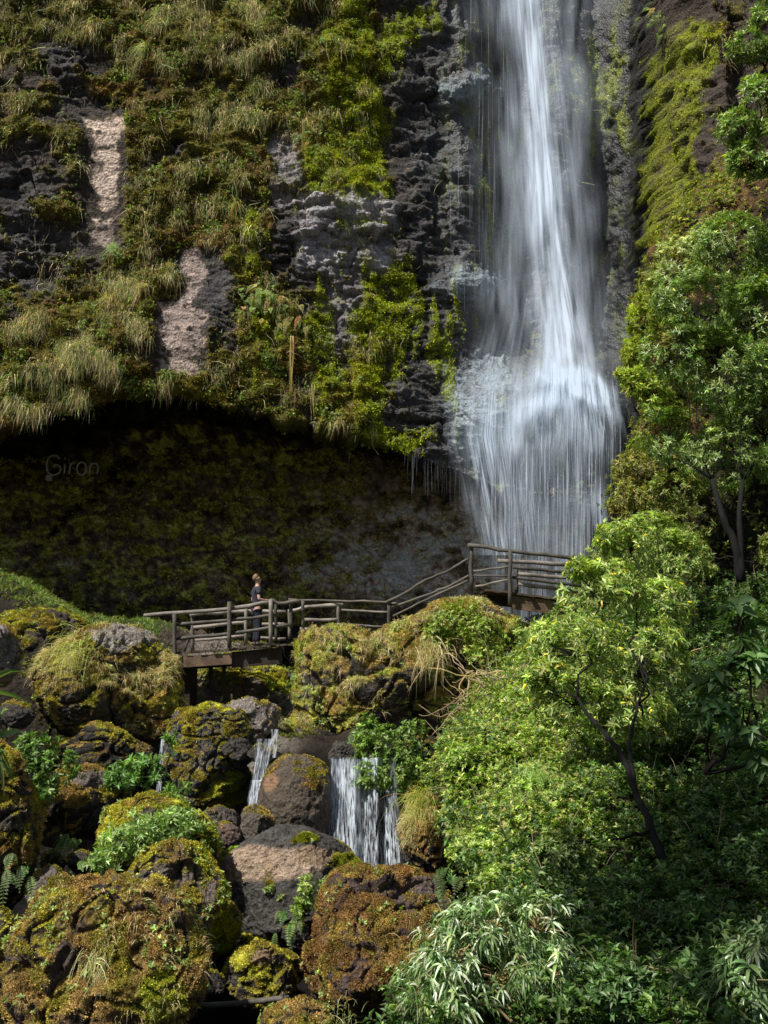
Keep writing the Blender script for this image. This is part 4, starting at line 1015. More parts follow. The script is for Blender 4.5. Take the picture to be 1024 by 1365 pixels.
def sheet(mb, py0, py1, L, R, Yf, dens, nu=70, nv=90, width=3.0, seed=0, wob_=0.12):
    """one curtain of water hung between two edge curves (given as lists of (py, px))"""
    py = np.linspace(py0, py1, nv); u = np.linspace(0, 1, nu)
    L = np.array(L, float); R = np.array(R, float)
    l = np.interp(py, L[:, 0], L[:, 1]); r = np.interp(py, R[:, 0], R[:, 1])
    PX = l[:, None] + (r - l)[:, None] * u[None, :]; PY = np.repeat(py[:, None], nu, 1); U = np.repeat(u[None, :], nv, 0)
    Y = np.broadcast_to(Yf(PX, PY), PX.shape)
    p = P(PX.ravel(), PY.ravel(), Y.ravel())
    p[:, 1] += wob_ * noise(p * [3.0, 0, 0.4], 1.0, seed * 3.3)
    V_ = (PY - py0) / (py1 - py0)
    Ue = U + 0.10 * noise(np.stack([PX.ravel() * 0.004, PY.ravel() * 0.012, PX.ravel() * 0 + seed * 2.1], 1)).reshape(U.shape)
    d = dens(PX.ravel(), PY.ravel(), Ue.ravel(), V_.ravel())
    UU = U.ravel() * width; VV = V_.ravel() * abs(py1 - py0) / 40.0
    d = d * (0.78 + 1.5 * fbm(np.stack([UU * 1.5, VV * 0.45, UU * 0 + seed], 1), 1.0, 3, seed) + 0.7 * fbm(np.stack([UU * 5.5, VV * 0.22, UU * 0 + seed], 1), 1.0, 2, seed + 9))
    mb.add(p, None, grid_faces(nv, nu), None)
    return np.clip(d, 0, 1.0), U.ravel() * width + seed * 7.7

def build_water(name, parts, mat, label=None, kind='structure'):
    mb = MB(); ds = []; su = []
    for a in parts:
        d, s = sheet(mb, **a); ds.append(d); su.append(s)
    o = mb.build(name, mat, extra={'dens': np.concatenate(ds), 'su': np.concatenate(su)})
    return tag(o, label, None, None, kind)

def edge(u, a=0.18, b=0.18):
    return sstep(0, a, u) * (1 - sstep(1 - b, 1, u))
def ysurf(PX, PY):
    """where the water hangs: free fall above the ledge, in front of the rock below"""
    y = np.interp(PY, [-150, 0, 200, 420, 500, 540, 600, 660, 745, 840], [37.0, 36.6, 36.3, 36.0, 35.6, 35.2, 35.1, 35.2, 35.2, 35.2])
    return y
LV = [(-150, 628), (0, 638), (100, 648), (250, 656), (400, 645), (520, 610)]
RV = [(-150, 765), (0, 772), (100, 788), (300, 812), (520, 835)]
parts = [
    dict(py0=-150, py1=520, L=LV, R=RV, Yf=lambda a, b: ysurf(a, b), dens=lambda px, py, u, v: 0.17 * edge(u, 0.4, 0.4) * (1 + 0.3 * np.exp(-((u - 0.2) / 0.2) ** 2)), width=3.9, seed=1, nu=90, nv=120),
    dict(py0=-150, py1=515, L=[(-150, 668), (0, 674), (200, 692), (300, 696), (420, 704), (515, 694)], R=[(-150, 748), (0, 754), (150, 772), (300, 792), (515, 808)], Yf=lambda a, b: ysurf(a, b) - 0.25,
         dens=lambda px, py, u, v: edge(u, 0.35, 0.6) * (0.36 + 0.3 * np.exp(-((u - 0.3) / 0.2) ** 2)) , width=2.8, seed=2, nu=90, nv=120),
    dict(py0=-150, py1=512, L=[(-150, 678), (0, 684), (200, 696), (320, 700), (430, 712), (512, 716)], R=[(-150, 726), (0, 730), (200, 752), (320, 768), (430, 790), (512, 806)], Yf=lambda a, b: ysurf(a, b) - 0.45,
         dens=lambda px, py, u, v: edge(u, 0.35, 0.45) * (0.72 + 0.25 * np.exp(-((py - 250) / 60) ** 2) + 0.2 * np.exp(-((py - 450) / 60) ** 2)), width=1.8, seed=3, nu=80, nv=120),
    dict(py0=-150, py1=700, L=[(-150, 590), (300, 610), (700, 585)], R=[(-150, 830), (300, 858), (700, 850)], Yf=lambda a, b: ysurf(a, b) - 0.1,
         dens=lambda px, py, u, v: 0.24 * edge(u, 0.4, 0.4) * (0.7 + 0.5 * np.exp(-((py - 560) / 120) ** 2)) * (1 - sstep(0.85, 1, v)), width=1.2, seed=21, nu=60, nv=80, wob_=0.3),
    # fan below the ledge
    dict(py0=486, py1=700, L=[(486, 696), (510, 676), (540, 646), (600, 626), (700, 620)], R=[(486, 786), (510, 806), (540, 824), (580, 836), (640, 840), (700, 838)], Yf=lambda a, b: ysurf(a, b) - 0.3,
         dens=lambda px, py, u, v: edge(u, 0.45, 0.25) * sstep(0, 0.12, v) * (0.80 - 0.74 * sstep(0.05, 0.8, v)) * (0.30 + 0.8 * np.exp(-((u - 0.6) / 0.3) ** 2)), width=5.2, seed=4, nu=120, nv=80),
    dict(py0=495, py1=760, L=[(495, 702), (560, 690), (640, 694), (760, 706)], R=[(495, 800), (560, 812), (640, 802), (760, 796)], Yf=lambda a, b: ysurf(a, b) - 0.5,
         dens=lambda px, py, u, v: edge(u, 0.4, 0.35) * sstep(0, 0.08, v) * (0.66 - 0.56 * sstep(0.05, 0.55, v)), width=4.2, seed=5, nu=120, nv=80),
    # thin film spreading over the left ledges
    dict(py0=470, py1=740, L=[(470, 640), (520, 596), (580, 586), (640, 600), (740, 620)], R=[(470, 720), (740, 740)], Yf=lambda a, b: ysurf(a, b) + 0.1,
         dens=lambda px, py, u, v: edge(u, 0.35, 0.3) * sstep(0, 0.2, v) * 0.42 * (1 - 0.3 * v), width=5.0, seed=6, nu=100, nv=80),
    # lower curtain behind the bridge
    dict(py0=620, py1=850, L=[(620, 640), (850, 640)], R=[(620, 822), (850, 812)], Yf=lambda a, b: ysurf(a, b) - 0.1,
         dens=lambda px, py, u, v: edge(u, 0.25, 0.12) * (0.15 + 0.12 * sstep(0.3, 0.8, u)) * sstep(0, 0.25, v), width=6.5, seed=7, nu=120, nv=70),
    # bright burst where the fall strikes the ledge
    dict(py0=440, py1=600, L=[(440, 690), (600, 676)], R=[(440, 820), (600, 842)], Yf=lambda a, b: ysurf(a, b) - 0.65,
         dens=lambda px, py, u, v: 2.2 * np.clip(blob(px, py - 0.25 * (px - 770), 770, 508, 42, 14) + 0.9 * blob(px, py, 731, 496, 12, 10) + 0.5 * blob(px, py + 0.4 * (px - 715), 712, 540, 40, 14) + 0.6 * blob(px, py - 0.9 * (px - 800), 800, 530, 30, 18), 0, 1) * edge(u, .05, .05) * edge(v, .05, .2), width=2.6, seed=8, nu=90, nv=60),
]
fall = build_water('waterfall', parts[:4], M_MIST, 'tall white waterfall spreading over a ledge into a curtain of drips')
low = build_water('lower_curtain', parts[4:], M_FALL, None, None); low.parent = fall

def strands():
    mb = MB(); ds = []; su = []
    n = 0
    def add(px, py0, py1, Y, w, d):
        k = 8; py = np.linspace(py0, py1, k)
        pts = P(np.full(k, px) + np.cumsum(rng.normal(size=k) * 0.25), py, np.full(k, Y))
        t = np.linspace(0, 1, k); ww = w * (0.5 + 0.5 * rng.random(k))
        v = np.stack([pts - [1, 0, 0] * ww[:, None], pts + [1, 0, 0] * ww[:, None]], 1).reshape(-1, 3)
        q = [(2 * i, 2 * i + 1, 2 * i + 3, 2 * i + 2) for i in range(k - 1)]
        mb.add(v, None, q, None); ds.append(np.repeat(d * sstep(0, 0.2, t) * (1 - sstep(0.75, 1, t)), 2)); su.append(np.full(2 * k, rng.random() * 50))
    for _ in range(120):                       # drips from the cave lip and below the fall
        px = rng.uniform(598, 815); lip = np.interp(px, LIP_X, LIP_Y)
        add(px, lip - rng.uniform(-8, 30), min(lip + (rng.uniform(10, 70) if px < 655 else rng.uniform(40, 160)), 790), 35.0 + rng.uniform(0, 1.2), 0.0035 if px < 655 else rng.uniform(0.004, 0.014), rng.uniform(0.12, 0.55) ** 1.2 * (0.45 if px < 655 else 1))
    for _ in range(60):                       # spray strands left of the fall
        px = 640 + abs(rng.normal()) * 35; 
        if rng.random() < 0.4: px = rng.uniform(600, 680)
        y0 = rng.uniform(-60, 420); add(px, y0, y0 + rng.uniform(40, 130), 36.2, rng.uniform(0.004, 0.009), rng.uniform(0.1, 0.35))
    for _ in range(110):                       # strands fanning over the lower ledge
        px = rng.uniform(655, 828); y0 = rng.uniform(510, 640); add(px, y0, y0 + rng.uniform(40, 130), 34.5, rng.uniform(0.006, 0.018), rng.uniform(0.15, 0.6))
    for _ in range(25):
        px = rng.uniform(540, 600); lip = np.interp(px, LIP_X, LIP_Y); add(px, lip, lip + rng.uniform(20, 70), 36.0, 0.0035, 0.2)
    o = mb.build('dripping_water', M_STRAND, extra={'dens': np.concatenate(ds), 'su': np.concatenate(su)})
    tag(o, 'thin strands of water dripping from the cliff edge', None, None, 'stuff')
strands()

CPARTS = [dict(py0=1010, py1=1180, L=[(1010, 440), (1180, 432)], R=[(1010, 530), (1060, 534), (1180, 545)], Yf=lambda a, b: 20.25 - (b - 1010) / 170 * 0.75 + 0.12 * np.sin(a * 0.21),
               dens=lambda px, py, u, v: (0.52 + 0.22 * np.exp(-((u - 0.15) / 0.15) ** 2) - 0.10 * np.exp(-((u - 0.42) / 0.05) ** 2) - 0.10 * np.exp(-((u - 0.72) / 0.05) ** 2)) * edge(u, 0.04, 0.06) * (0.9 + 0.3 * v + 0.9 * sstep(0.82, 1, v)), width=2.6, seed=11, nu=90, nv=70, wob_=0.06),
          dict(py0=1012, py1=1180, L=[(1012, 440), (1180, 434)], R=[(1012, 484), (1180, 486)], Yf=lambda a, b: 20.1 - (b - 1010) / 170 * 0.8, dens=lambda px, py, u, v: 0.3 * edge(u, .2, .2), width=1.4, seed=12, nu=50, nv=60, wob_=0.05)]
build_water('wide_cascade', CPARTS, M_CASC, 'wide low cascade of white strands between mossy boulders')
build_water('left_cascade', [dict(py0=985, py1=1048, L=[(985, 341), (1048, 334)], R=[(985, 366), (1048, 352)], Yf=lambda a, b: 20.9 - (b - 985) / 60 * 0.5, dens=lambda px, py, u, v: 0.42 * edge(u, .2, .2), width=0.9, seed=13, nu=30, nv=40, wob_=0.03),
                             dict(py0=1040, py1=1085, L=[(1040, 333), (1085, 326)], R=[(1040, 350), (1085, 345)], Yf=lambda a, b: 20.3 - (b - 1040) / 60 * 0.6, dens=lambda px, py, u, v: 0.75 * edge(u, .25, .25), width=0.7, seed=14, nu=30, nv=40, wob_=0.03),
                             dict(py0=972, py1=1010, L=[(972, 360), (1010, 362)], R=[(972, 372), (1010, 368)], Yf=lambda a, b: 20.9 - (b - 985) / 60 * 0.3, dens=lambda px, py, u, v: 0.45 * edge(u, .25, .25), width=0.4, seed=15, nu=20, nv=30, wob_=0.02)],
            M_CASC, 'narrow cascade left of the smooth dark boulder')
build_water('thin_trickle', [dict(py0=985, py1=1066, L=[(985, 214), (1066, 206)], R=[(985, 222), (1066, 214)], Yf=lambda a, b: 20.7 - (b - 985) / 80 * 0.4, dens=lambda px, py, u, v: 0.8 * edge(u, .3, .3), width=0.3, seed=16, nu=14, nv=40, wob_=0.02)],
            M_CASC, 'thin trickle of water under the large rounded boulder')

def pool():
    m, nt, out = newmat('pool_water')
    b = N(nt, 'ShaderNodeBsdfPrincipled', Roughness=0.12); b.inputs['Base Color'].default_value = (0.03, 0.045, 0.05, 1); b.inputs['Specular IOR Level'].default_value = 0.8
    ns = N(nt, 'ShaderNodeTexNoise', Scale=3.0, Detail=4.0); tc = N(nt, 'ShaderNodeTexCoord'); nt.links.new(tc.outputs['Object'], ns.inputs['Vector'])
    bp = N(nt, 'ShaderNodeBump', Strength=0.6, Distance=0.1); nt.links.new(ns.outputs['Fac'], bp.inputs['Height']); nt.links.new(bp.outputs[0], b.inputs['Normal'])
    nt.links.new(b.outputs[0], out.inputs['Surface'])
    mb = MB(); x = np.linspace(1.5, 11, 40); y = np.linspace(28.6, 38.5, 40); X, Yy = np.meshgrid(x, y, indexing='ij')
    p = np.stack([X.ravel(), Yy.ravel(), np.full(X.size, 6.6)], 1); p[:, 2] += 0.03 * noise(p, 1.5, 9)
    mb.add(p, None, grid_faces(40, 40), None); o = mb.build('water', m); tag(o, None, None, None, 'structure')
pool()

# ================================================================== FOOTBRIDGES
def rail(parent, pts, r=0.045, name='rail', tone=1.0, mat=None, n=5, amp=0.009):
    """pts: list of (px, py, Y)"""
    W = np.array([P(*q) for q in pts]); r = r * 0.84; tone = tone * (0.62 if mat is None and tone < 1.05 else 0.9)
    out = [W[0]]
    for a, b in zip(W[:-1], W[1:]):
        out += list(wob(a, b, n, amp)[1:])
    out = np.array(out); mb = MB()
    t = np.linspace(0, 1, len(out))
    tube(mb, out, r * (1.0 + 0.05 * np.sin(t * 6 + pts[0][0])) , np.ones(3) * tone, 9, True, 0.05)
    mb.build(name, mat or M_RAIL, parent=parent)

def post(parent, px, y0, y1, Y, r=0.055, tone=0.8, name='post', mat=None, dx=0):
    rail(parent, [(px + dx, y1, Y), (px, y0, Y)], r, name, tone, mat, 5, 0.008)

def prism(mb, a, b, h, d, col=(1, 1, 1)):
    """board whose front top edge runs a->b, height h downwards, depth d along +y"""
    a = np.asarray(a, float); b = np.asarray(b, float); dn = np.array([0, 0, -h]); bk = np.array([0, d, 0])
    v = [a, b, b + dn, a + dn, a + bk, b + bk, b + dn + bk, a + dn + bk]
    mb.add(v, None, [(0, 3, 2, 1), (4, 5, 6, 7), (0, 1, 5, 4), (3, 7, 6, 2), (0, 4, 7, 3), (1, 2, 6, 5)], col)

def plank_deck(parent, pts, Y0, Y1, name='deck_plank', nper=0.17):
    W = [P(px, py, Y0) for px, py in pts]; mb = MB()
    xs = np.array([q[0] for q in W]); zs = np.array([q[2] for q in W])
    x = xs[0]
    while x < xs[-1] - 0.05:
        x2 = min(x + nper * rng.uniform(0.85, 1.1), xs[-1]); z = np.interp(x, xs, zs); z2 = np.interp(x2, xs, zs)
        o = rng.normal() * 0.006; e = rng.uniform(-0.05, 0.04)
        prism(mb, [x + 0.008, Y0 + e, z + o], [x2 - 0.008, Y0 + e, z2 + o], 0.045, Y1 - Y0 + rng.uniform(-0.03, 0.05), np.ones(3) * rng.uniform(0.6, 1.1))
        x = x2
    o = mb.build('deck', M_BEAM, parent=parent, smooth=False); return o

LB = thing('footbridge', 'weathered log footbridge with a person on it, left of the mossy outcrop', 'footbridge', P(295, 880, 26.9))
YN, YF = 26.0, 27.7
plank_deck(LB, [(210, 871), (306, 864.5), (376, 858.5), (392, 857)], YN - 0.05, YF + 0.1)
mb = MB(); a = P(213, 877, YN); b = P(309, 870.5, YN); prism(mb, a, b, 0.27, 0.14, (1.5, 1.4, 1.3)); mb.build('edge_beam', M_BEAM, parent=LB, smooth=False)  # sunlit stretch of the beam, the light painted as a paler tone
mb = MB(); a = P(309, 869, YN + 0.1); b = P(376, 863, YN + 0.1); prism(mb, a, b, 0.40, 0.14, (0.35, 0.33, 0.32)); mb.build('edge_beam', M_BEAM, parent=LB, smooth=False)  # recessed stretch of the same beam, its shade painted as a dark tone
mb = MB(); a = P(213, 880, YF); b = P(376, 868, YF); prism(mb, a, b, 0.3, 0.14, (0.5, 0.5, 0.5)); mb.build('edge_beam', M_BEAM, parent=LB, smooth=False)
rail(LB, [(192, 820.5, YN), (303, 812, YN), (364, 803, YN)], 0.062, tone=1.15)
rail(LB, [(361, 800, YN), (371, 804.5, YN), (400, 801.5, YN)], 0.055, tone=0.9)
rail(LB, [(233, 832.5, YN), (303, 827, YN), (369, 820, YN)], 0.05, tone=0.85)
rail(LB, [(233, 851.5, YN), (303, 845, YN), (386, 833, YN)], 0.05, tone=0.8)
post(LB, 232.5, 818, 889, YN - 0.1, 0.062, 0.75); post(LB, 306, 802, 864, YN - 0.1, 0.068, 0.85); post(LB, 361, 799, 860, YN - 0.1, 0.062, 1.2)
post(LB, 368, 801, 858, YN + 0.5, 0.05, 0.5); post(LB, 388, 806, 838, YN + 0.1, 0.055, 0.7); post(LB, 404, 801, 838, YN + 0.2, 0.05, 0.9)
rail(LB, [(253, 819.5, YF), (330, 815, YF), (381, 816, YF)], 0.062, tone=1.6)
rail(LB, [(258, 836.5, YF), (335, 829.6, YF)], 0.055, tone=1.4); rail(LB, [(344, 832, YF), (380, 832, YF)], 0.05, tone=1.4)
rail(LB, [(260, 853.5, YF), (334, 847.5, YF)], 0.045, tone=1.4); rail(LB, [(342, 850, YF), (381, 851.5, YF)], 0.045, tone=1.5)
rail(LB, [(385, 816, YF), (410, 809, YF), (457.5, 807, YF)], 0.06, tone=1.6); rail(LB, [(404, 826, YF), (450, 826, YF)], 0.055, tone=1.3); rail(LB, [(400, 838, YF), (448, 840, YF)], 0.05, tone=1.2)
post(LB, 256.5, 821, 868, YF + 0.1, 0.06, 1.0); post(LB, 328, 810, 859, YF - 0.1, 0.058, 1.3); post(LB, 451, 808, 850, YF, 0.055, 1.0); post(LB, 386, 812, 852, YF, 0.055, 1.1)
rail(LB, [(256, 838, YF + 0.15), (246, 868, YF + 0.15)], 0.04, 'brace', 0.7)
mb = MB(); prism(mb, P(231, 888, 26.3), P(254, 886, 26.3), 1.3, 1.0, (0.22, 0.2, 0.2)); mb.build('support_box', M_BEAM, parent=LB, smooth=False)
post(LB, 281, 884, 940, 26.5, 0.06, 0.35, 'support_post', M_BEAM, 3); post(LB, 299, 884, 942, 26.4, 0.055, 0.3, 'support_post', M_BEAM, -3); post(LB, 309, 925, 955, 26.0, 0.035, 0.3, 'support_post', M_BEAM, 4)

SR = thing('handrail', 'thin log handrail running level then climbing along the outcrop to the right bridge', 'handrail', P(519, 845, 26.6))
rail(SR, [(385, 799, 28.2), (450, 801, 27.6), (520, 803, 26.6), (529, 804.5, 26.5)], 0.035, tone=1.0)
rail(SR, [(456, 813, 27.6), (517, 816, 26.6)], 0.033, tone=1.2); rail(SR, [(452, 832.5, 27.6), (516, 835.5, 26.6)], 0.033, tone=1.0)
post(SR, 519, 802, 848, 26.6, 0.055, 0.6)
rail(SR, [(515, 802.5, 26.55), (545, 788, 26.5), (568, 773, 26.4), (600, 760, 26.3), (625, 745, 26.2)], 0.042, tone=0.75)
rail(SR, [(522, 809, 26.6), (570, 793, 26.4), (600, 781, 26.3), (625, 767.5, 26.2)], 0.036, tone=0.9)
rail(SR, [(524, 821.5, 26.6), (570, 799, 26.4), (624, 774, 26.2)], 0.033, tone=1.0)
rail(SR, [(524, 834.5, 26.6), (578, 809, 26.4)], 0.033, tone=0.9)

RB = thing('footbridge', 'right log footbridge in front of the falling water with a double rail of thick bars', 'footbridge', P(715, 810, 26.5))
plank_deck(RB, [(648, 785), (690, 790), (771, 801), (800, 805)], 25.6, 27.3)
mb = MB(); prism(mb, P(683, 794, 25.7), P(769, 805, 25.7), 0.32, 0.15, (1.3, 1.2, 1.1)); mb.build('edge_beam', M_BEAM, parent=RB, smooth=False)
mb = MB(); prism(mb, P(650, 790, 27.1), P(790, 806, 27.1), 0.3, 0.15, (0.4, 0.4, 0.4)); mb.build('edge_beam', M_BEAM, parent=RB, smooth=False)
post(RB, 628, 724, 788, 26.0, 0.065, 0.6); post(RB, 680, 732, 807, 25.5, 0.062, 0.6); post(RB, 688.5, 756, 790, 26.2, 0.055, 0.5)
rail(RB, [(624, 727, 25.95), (680, 734, 25.5), (740, 741, 25.5), (795, 748, 25.5)], 0.062, tone=0.75)
rail(RB, [(630, 761.5, 26.0), (678, 755, 25.55)], 0.035, tone=1.0); rail(RB, [(630, 766.8, 26.0), (678, 768, 25.55)], 0.033, tone=0.6); rail(RB, [(634, 781.5, 26.0), (678, 772.5, 25.55)], 0.03, tone=1.3)
rail(RB, [(663.5, 747.5, 27.2), (760, 752.5, 27.2)], 0.068, tone=1.3); rail(RB, [(684, 756, 26.0), (754, 763, 26.0)], 0.05, tone=0.5)
rail(RB, [(691, 765, 25.9), (768, 771.5, 25.9)], 0.055, tone=1.1); rail(RB, [(683, 769.5, 25.6), (775, 781.5, 25.6)], 0.05, tone=0.55); rail(RB, [(691, 778, 25.9), (770, 789.5, 25.9)], 0.06, tone=1.2)
post(RB, 786, 745, 806, 25.7, 0.06, 0.6)

FP = thing('fallen_pole', 'thin weathered pole lying across the dark gap at the bottom', 'pole', P(315, 1345, 12.9))
rail(FP, [(243, 1342, 13.2), (320, 1338, 13.0), (385, 1331, 12.8)], 0.04, 'log', 0.8)
rail(FP, [(377, 1322, 12.75), (378, 1345, 12.75)], 0.018, 'stub', 0.8)

# ================================================================== SIGN
def sign():
    M = mat_plain('pale_metal', (0.97, 0.96, 0.92), 0.5, 0.0, 20, 0.03)
    bp, bn = back_at(97, 622); Y = min(back_at(x, 622)[0][1] for x in (60, 66, 75, 85, 92, 100, 108, 115, 124, 130, 136)) - 0.7
    S = thing('sign', 'thin metal script letters mounted on the cave back wall', 'sign', P(97, 636, Y))
    def q(x, y): return P(40 + x / 9.31, 590 + y / 9.31, Y)
    def stroke(pts, mbx, r=0.036):
        pts = np.array([q(*t) for t in pts]); n = len(pts)
        if n > 2:
            t = np.arange(n); tt = np.linspace(0, n - 1, n * 5)
            # smooth the polyline (Catmull-Rom)
            e = np.vstack([2 * pts[0] - pts[1], pts, 2 * pts[-1] - pts[-2]]); i = np.minimum(tt.astype(int), n - 2); f = (tt - i)[:, None]
            p0, p1, p2, p3 = e[i], e[i + 1], e[i + 2], e[i + 3]
            pts = 0.5 * (2 * p1 + (p2 - p0) * f + (2 * p0 - 5 * p1 + 4 * p2 - p3) * f * f + (3 * p1 - p0 - 3 * p2 + p3) * f ** 3)
        tube(mbx, pts, r, (1, 1, 1), 6)
    L = {'letter_G': [[(370, 205), (335, 165), (290, 158), (240, 180), (212, 240), (208, 310), (225, 365), (260, 398), (310, 400), (360, 375), (382, 320), (355, 285), (310, 272), (300, 305)]],
         'letter_i': [[(432, 262), (425, 385)], [(434, 196), (436, 208)]],
         'letter_r': [[(502, 262), (485, 390)], [(490, 310), (512, 268), (550, 246)]],
         'letter_o': [[(640 + 58 * math.sin(a), 322 - 80 * math.cos(a)) for a in np.linspace(0, 2 * math.pi, 13)]],
         'letter_n': [[(750, 255), (738, 390)], [(744, 305), (775, 264), (820, 262), (844, 300), (832, 390)]]}
    for k, st in L.items():
        mb = MB()
        for s_ in st: stroke(s_, mb)
        mb.build('letter', M, parent=S)
    mb = MB(); stroke([(360, 398), (740, 396)], mb, 0.008); mb.build('wire', M_BEAM, parent=S)
    for x, y in ((230, 300), (430, 330), (492, 340), (583, 330), (742, 340)):
        mb = MB(); a = q(x, y); tube(mb, [a, a + [0, 0.4, 0]], 0.008, (0.5, 0.5, 0.5), 5); mb.build('bracket', M_BEAM, parent=S)
    mb = MB(); prism(mb, q(194, 398), q(266, 402), 0.24, 0.22, (1, 1, 1)); 
    o = mb.build('junction_box', mat_plain('white_box', (0.8, 0.8, 0.76), 0.5), smooth=False, origin=q(230, 468)); 
    bm = bmesh.new(); bm.from_mesh(o.data); bmesh.ops.bevel(bm, geom=bm.edges[:], offset=0.02, segments=2, affect='EDGES'); bm.to_mesh(o.data); bm.free()
    tag(o, 'small white box fixed on the cave wall just under the first letter', 'box')
sign()

# ================================================================== PERSON
def skinned(name, verts, edges, radii, mat, parent, sub=2, root=0, offset=None):
    me = bpy.data.meshes.new(name); me.from_pydata([Vector(v) for v in verts], edges, [])
    o = bpy.data.objects.new(name, me); COL.objects.link(o)
    m = o.modifiers.new('skin', 'SKIN'); m.use_smooth_shade = True
    o.modifiers.new('sub', 'SUBSURF').levels = sub; o.modifiers['sub'].render_levels = sub
    if not me.skin_vertices: 
        bpy.context.view_layer.objects.active = o
    for i, r in enumerate(radii):
        sv = me.skin_vertices[0].data[i]; sv.radius = (r, r) if np.isscalar(r) else r; sv.use_root = (i == root)
    dg = bpy.context.evaluated_depsgraph_get(); me2 = bpy.data.meshes.new_from_object(o.evaluated_get(dg))
    bpy.data.objects.remove(o)
    me2.name = name; me2.materials.clear(); me2.materials.append(mat)
    for p in me2.polygons: p.use_smooth = True
    o = bpy.data.objects.new(name, me2); COL.objects.link(o); 
    if parent: o.parent = parent
    return o

def person():
    skin = mat_plain('skin', (0.62, 0.40, 0.29), 0.5, 0, 20, 0.06)
    shirt = mat_plain('dark_navy_shirt', (0.035, 0.038, 0.06), 0.85, 0, 40, 0.2)
    jeans = mat_plain('dark_jeans', (0.016, 0.019, 0.035), 0.85, 0, 60, 0.3)
    hair = mat_plain('fair_hair', (0.22, 0.14, 0.075), 0.6, 0, 90, 0.4)
    shoe = mat_plain('dark_shoe', (0.02, 0.02, 0.02), 0.6)
    foot = P(342, 861.2, 26.85)
    # local axes: +Y forward, +X right
    K = {}
    def A(k, x, y, z): K[k] = (x, y, z); return k
    pts = [('pel', 0, 0, 0.95, 0.095), ('w', 0, 0.0, 1.08, 0.10), ('ch', 0, 0.0, 1.28, 0.11), ('ut', 0, -0.01, 1.42, 0.085), ('nk', 0, 0.0, 1.52, 0.055), ('nk2', 0, 0.015, 1.58, 0.055),
           ('hd', 0.0, 0.02, 1.66, 0.082), ('hd2', 0.0, 0.01, 1.73, 0.085), ('hd3', 0, -0.005, 1.785, 0.055),
           ('sr', 0.175, -0.01, 1.44, 0.06), ('er', 0.26, -0.02, 1.17, 0.042), ('wr', 0.20, 0.24, 1.15, 0.028), ('pr', 0.18, 0.305, 1.155, 0.027),
           ('sl', -0.175, -0.01, 1.44, 0.06), ('el', -0.27, -0.06, 1.15, 0.042), ('wl', -0.10, 0.20, 1.12, 0.027), ('pl', -0.06, 0.265, 1.13, 0.026),
           ('hr', 0.09, 0, 0.88, 0.078), ('kr', 0.10, 0.03, 0.50, 0.058), ('ar', 0.11, -0.01, 0.09, 0.038), ('tr', 0.12, 0.13, 0.035, 0.032),
           ('hl', -0.09, 0, 0.88, 0.078), ('kl', -0.10, 0.02, 0.50, 0.058), ('al', -0.10, -0.03, 0.09, 0.038), ('tl', -0.12, 0.11, 0.035, 0.032)]
    names = [p[0] for p in pts]; ix = {n: i for i, n in enumerate(names)}
    ed = [('pel', 'w'), ('w', 'ch'), ('ch', 'ut'), ('ut', 'nk'), ('nk', 'nk2'), ('nk2', 'hd'), ('hd', 'hd2'), ('hd2', 'hd3'), ('ut', 'sr'), ('sr', 'er'), ('er', 'wr'), ('wr', 'pr'),
          ('ut', 'sl'), ('sl', 'el'), ('el', 'wl'), ('wl', 'pl'), ('pel', 'hr'), ('hr', 'kr'), ('kr', 'ar'), ('ar', 'tr'), ('pel', 'hl'), ('hl', 'kl'), ('kl', 'al'), ('al', 'tl')]
    R = [p[4] for p in pts]; Vv = [np.array(p[1:4]) for p in pts]; E = [(ix[a], ix[b]) for a, b in ed]
    # nose, ears, five fingers a hand
    def ext(base, chain):
        prev = ix[base] if isinstance(base, str) else base
        for (x, y, z, r) in chain:
            Vv.append(np.array([x, y, z])); R.append(r); E.append((prev, len(Vv) - 1)); prev = len(Vv) - 1
    ext('hd', [(0, 0.115, 1.665, 0.014)]); ext('hd2', [(0.088, 0.0, 1.70, 0.014)]); ext('hd2', [(-0.088, 0.0, 1.70, 0.014)])
    for sgn, pk in ((1, 'pr'), (-1, 'pl')):
        bx, by, bz = Vv[ix[pk]]
        for k, (dx, l) in enumerate(((-0.03, 0.062), (-0.01, 0.075), (0.01, 0.07), (0.03, 0.055))):
            ext(pk, [(bx - dx, by + 0.045, bz + 0.005, 0.010), (bx - dx * 1.2, by + 0.045 + l * 0.55, bz + 0.002, 0.009), (bx - dx * 1.3, by + 0.045 + l, bz - 0.018, 0.0075)])
        ext(pk, [(bx - sgn * 0.045, by + 0.0, bz + 0.02, 0.011), (bx - sgn * 0.06, by + 0.035, bz + 0.035, 0.009)])
    root = bpy.data.objects.new('person', None)
    rz = math.atan2(-0.93, 0.36)
    root['label'] = 'fair-haired person in dark T-shirt and jeans leaning on the bridge rail, facing the waterfall'; root['category'] = 'person'
    COL.objects.link(root); root.location = foot; root.rotation_euler = (0, 0, rz); root.scale = (1, 1, 1)
    # turn the head a little up towards the fall
    c = np.array([0, 0.0, 1.60]); a = math.radians(14)
    for i in [ix['hd'], ix['hd2'], ix['hd3']] + list(range(len(pts), len(pts) + 3)):
        v = Vv[i] - c; Vv[i] = c + np.array([v[0], v[1] * math.cos(a) - v[2] * math.sin(a), v[1] * math.sin(a) + v[2] * math.cos(a)])
    body = skinned('body', Vv, E, R, skin, root, 2)
    T = [('w', 0.143), ('ch', 0.162), ('ut', 0.13), ('pel', 0.140)]
    tv = [Vv[ix[k]] + (0, 0, dz) for k, dz in (('pel', -0.03), ('w', 0), ('ch', 0), ('ut', 0.0), ('nk', -0.02), ('sr', 0), ('er', 0.12), ('sl', 0), ('el', 0.12))]
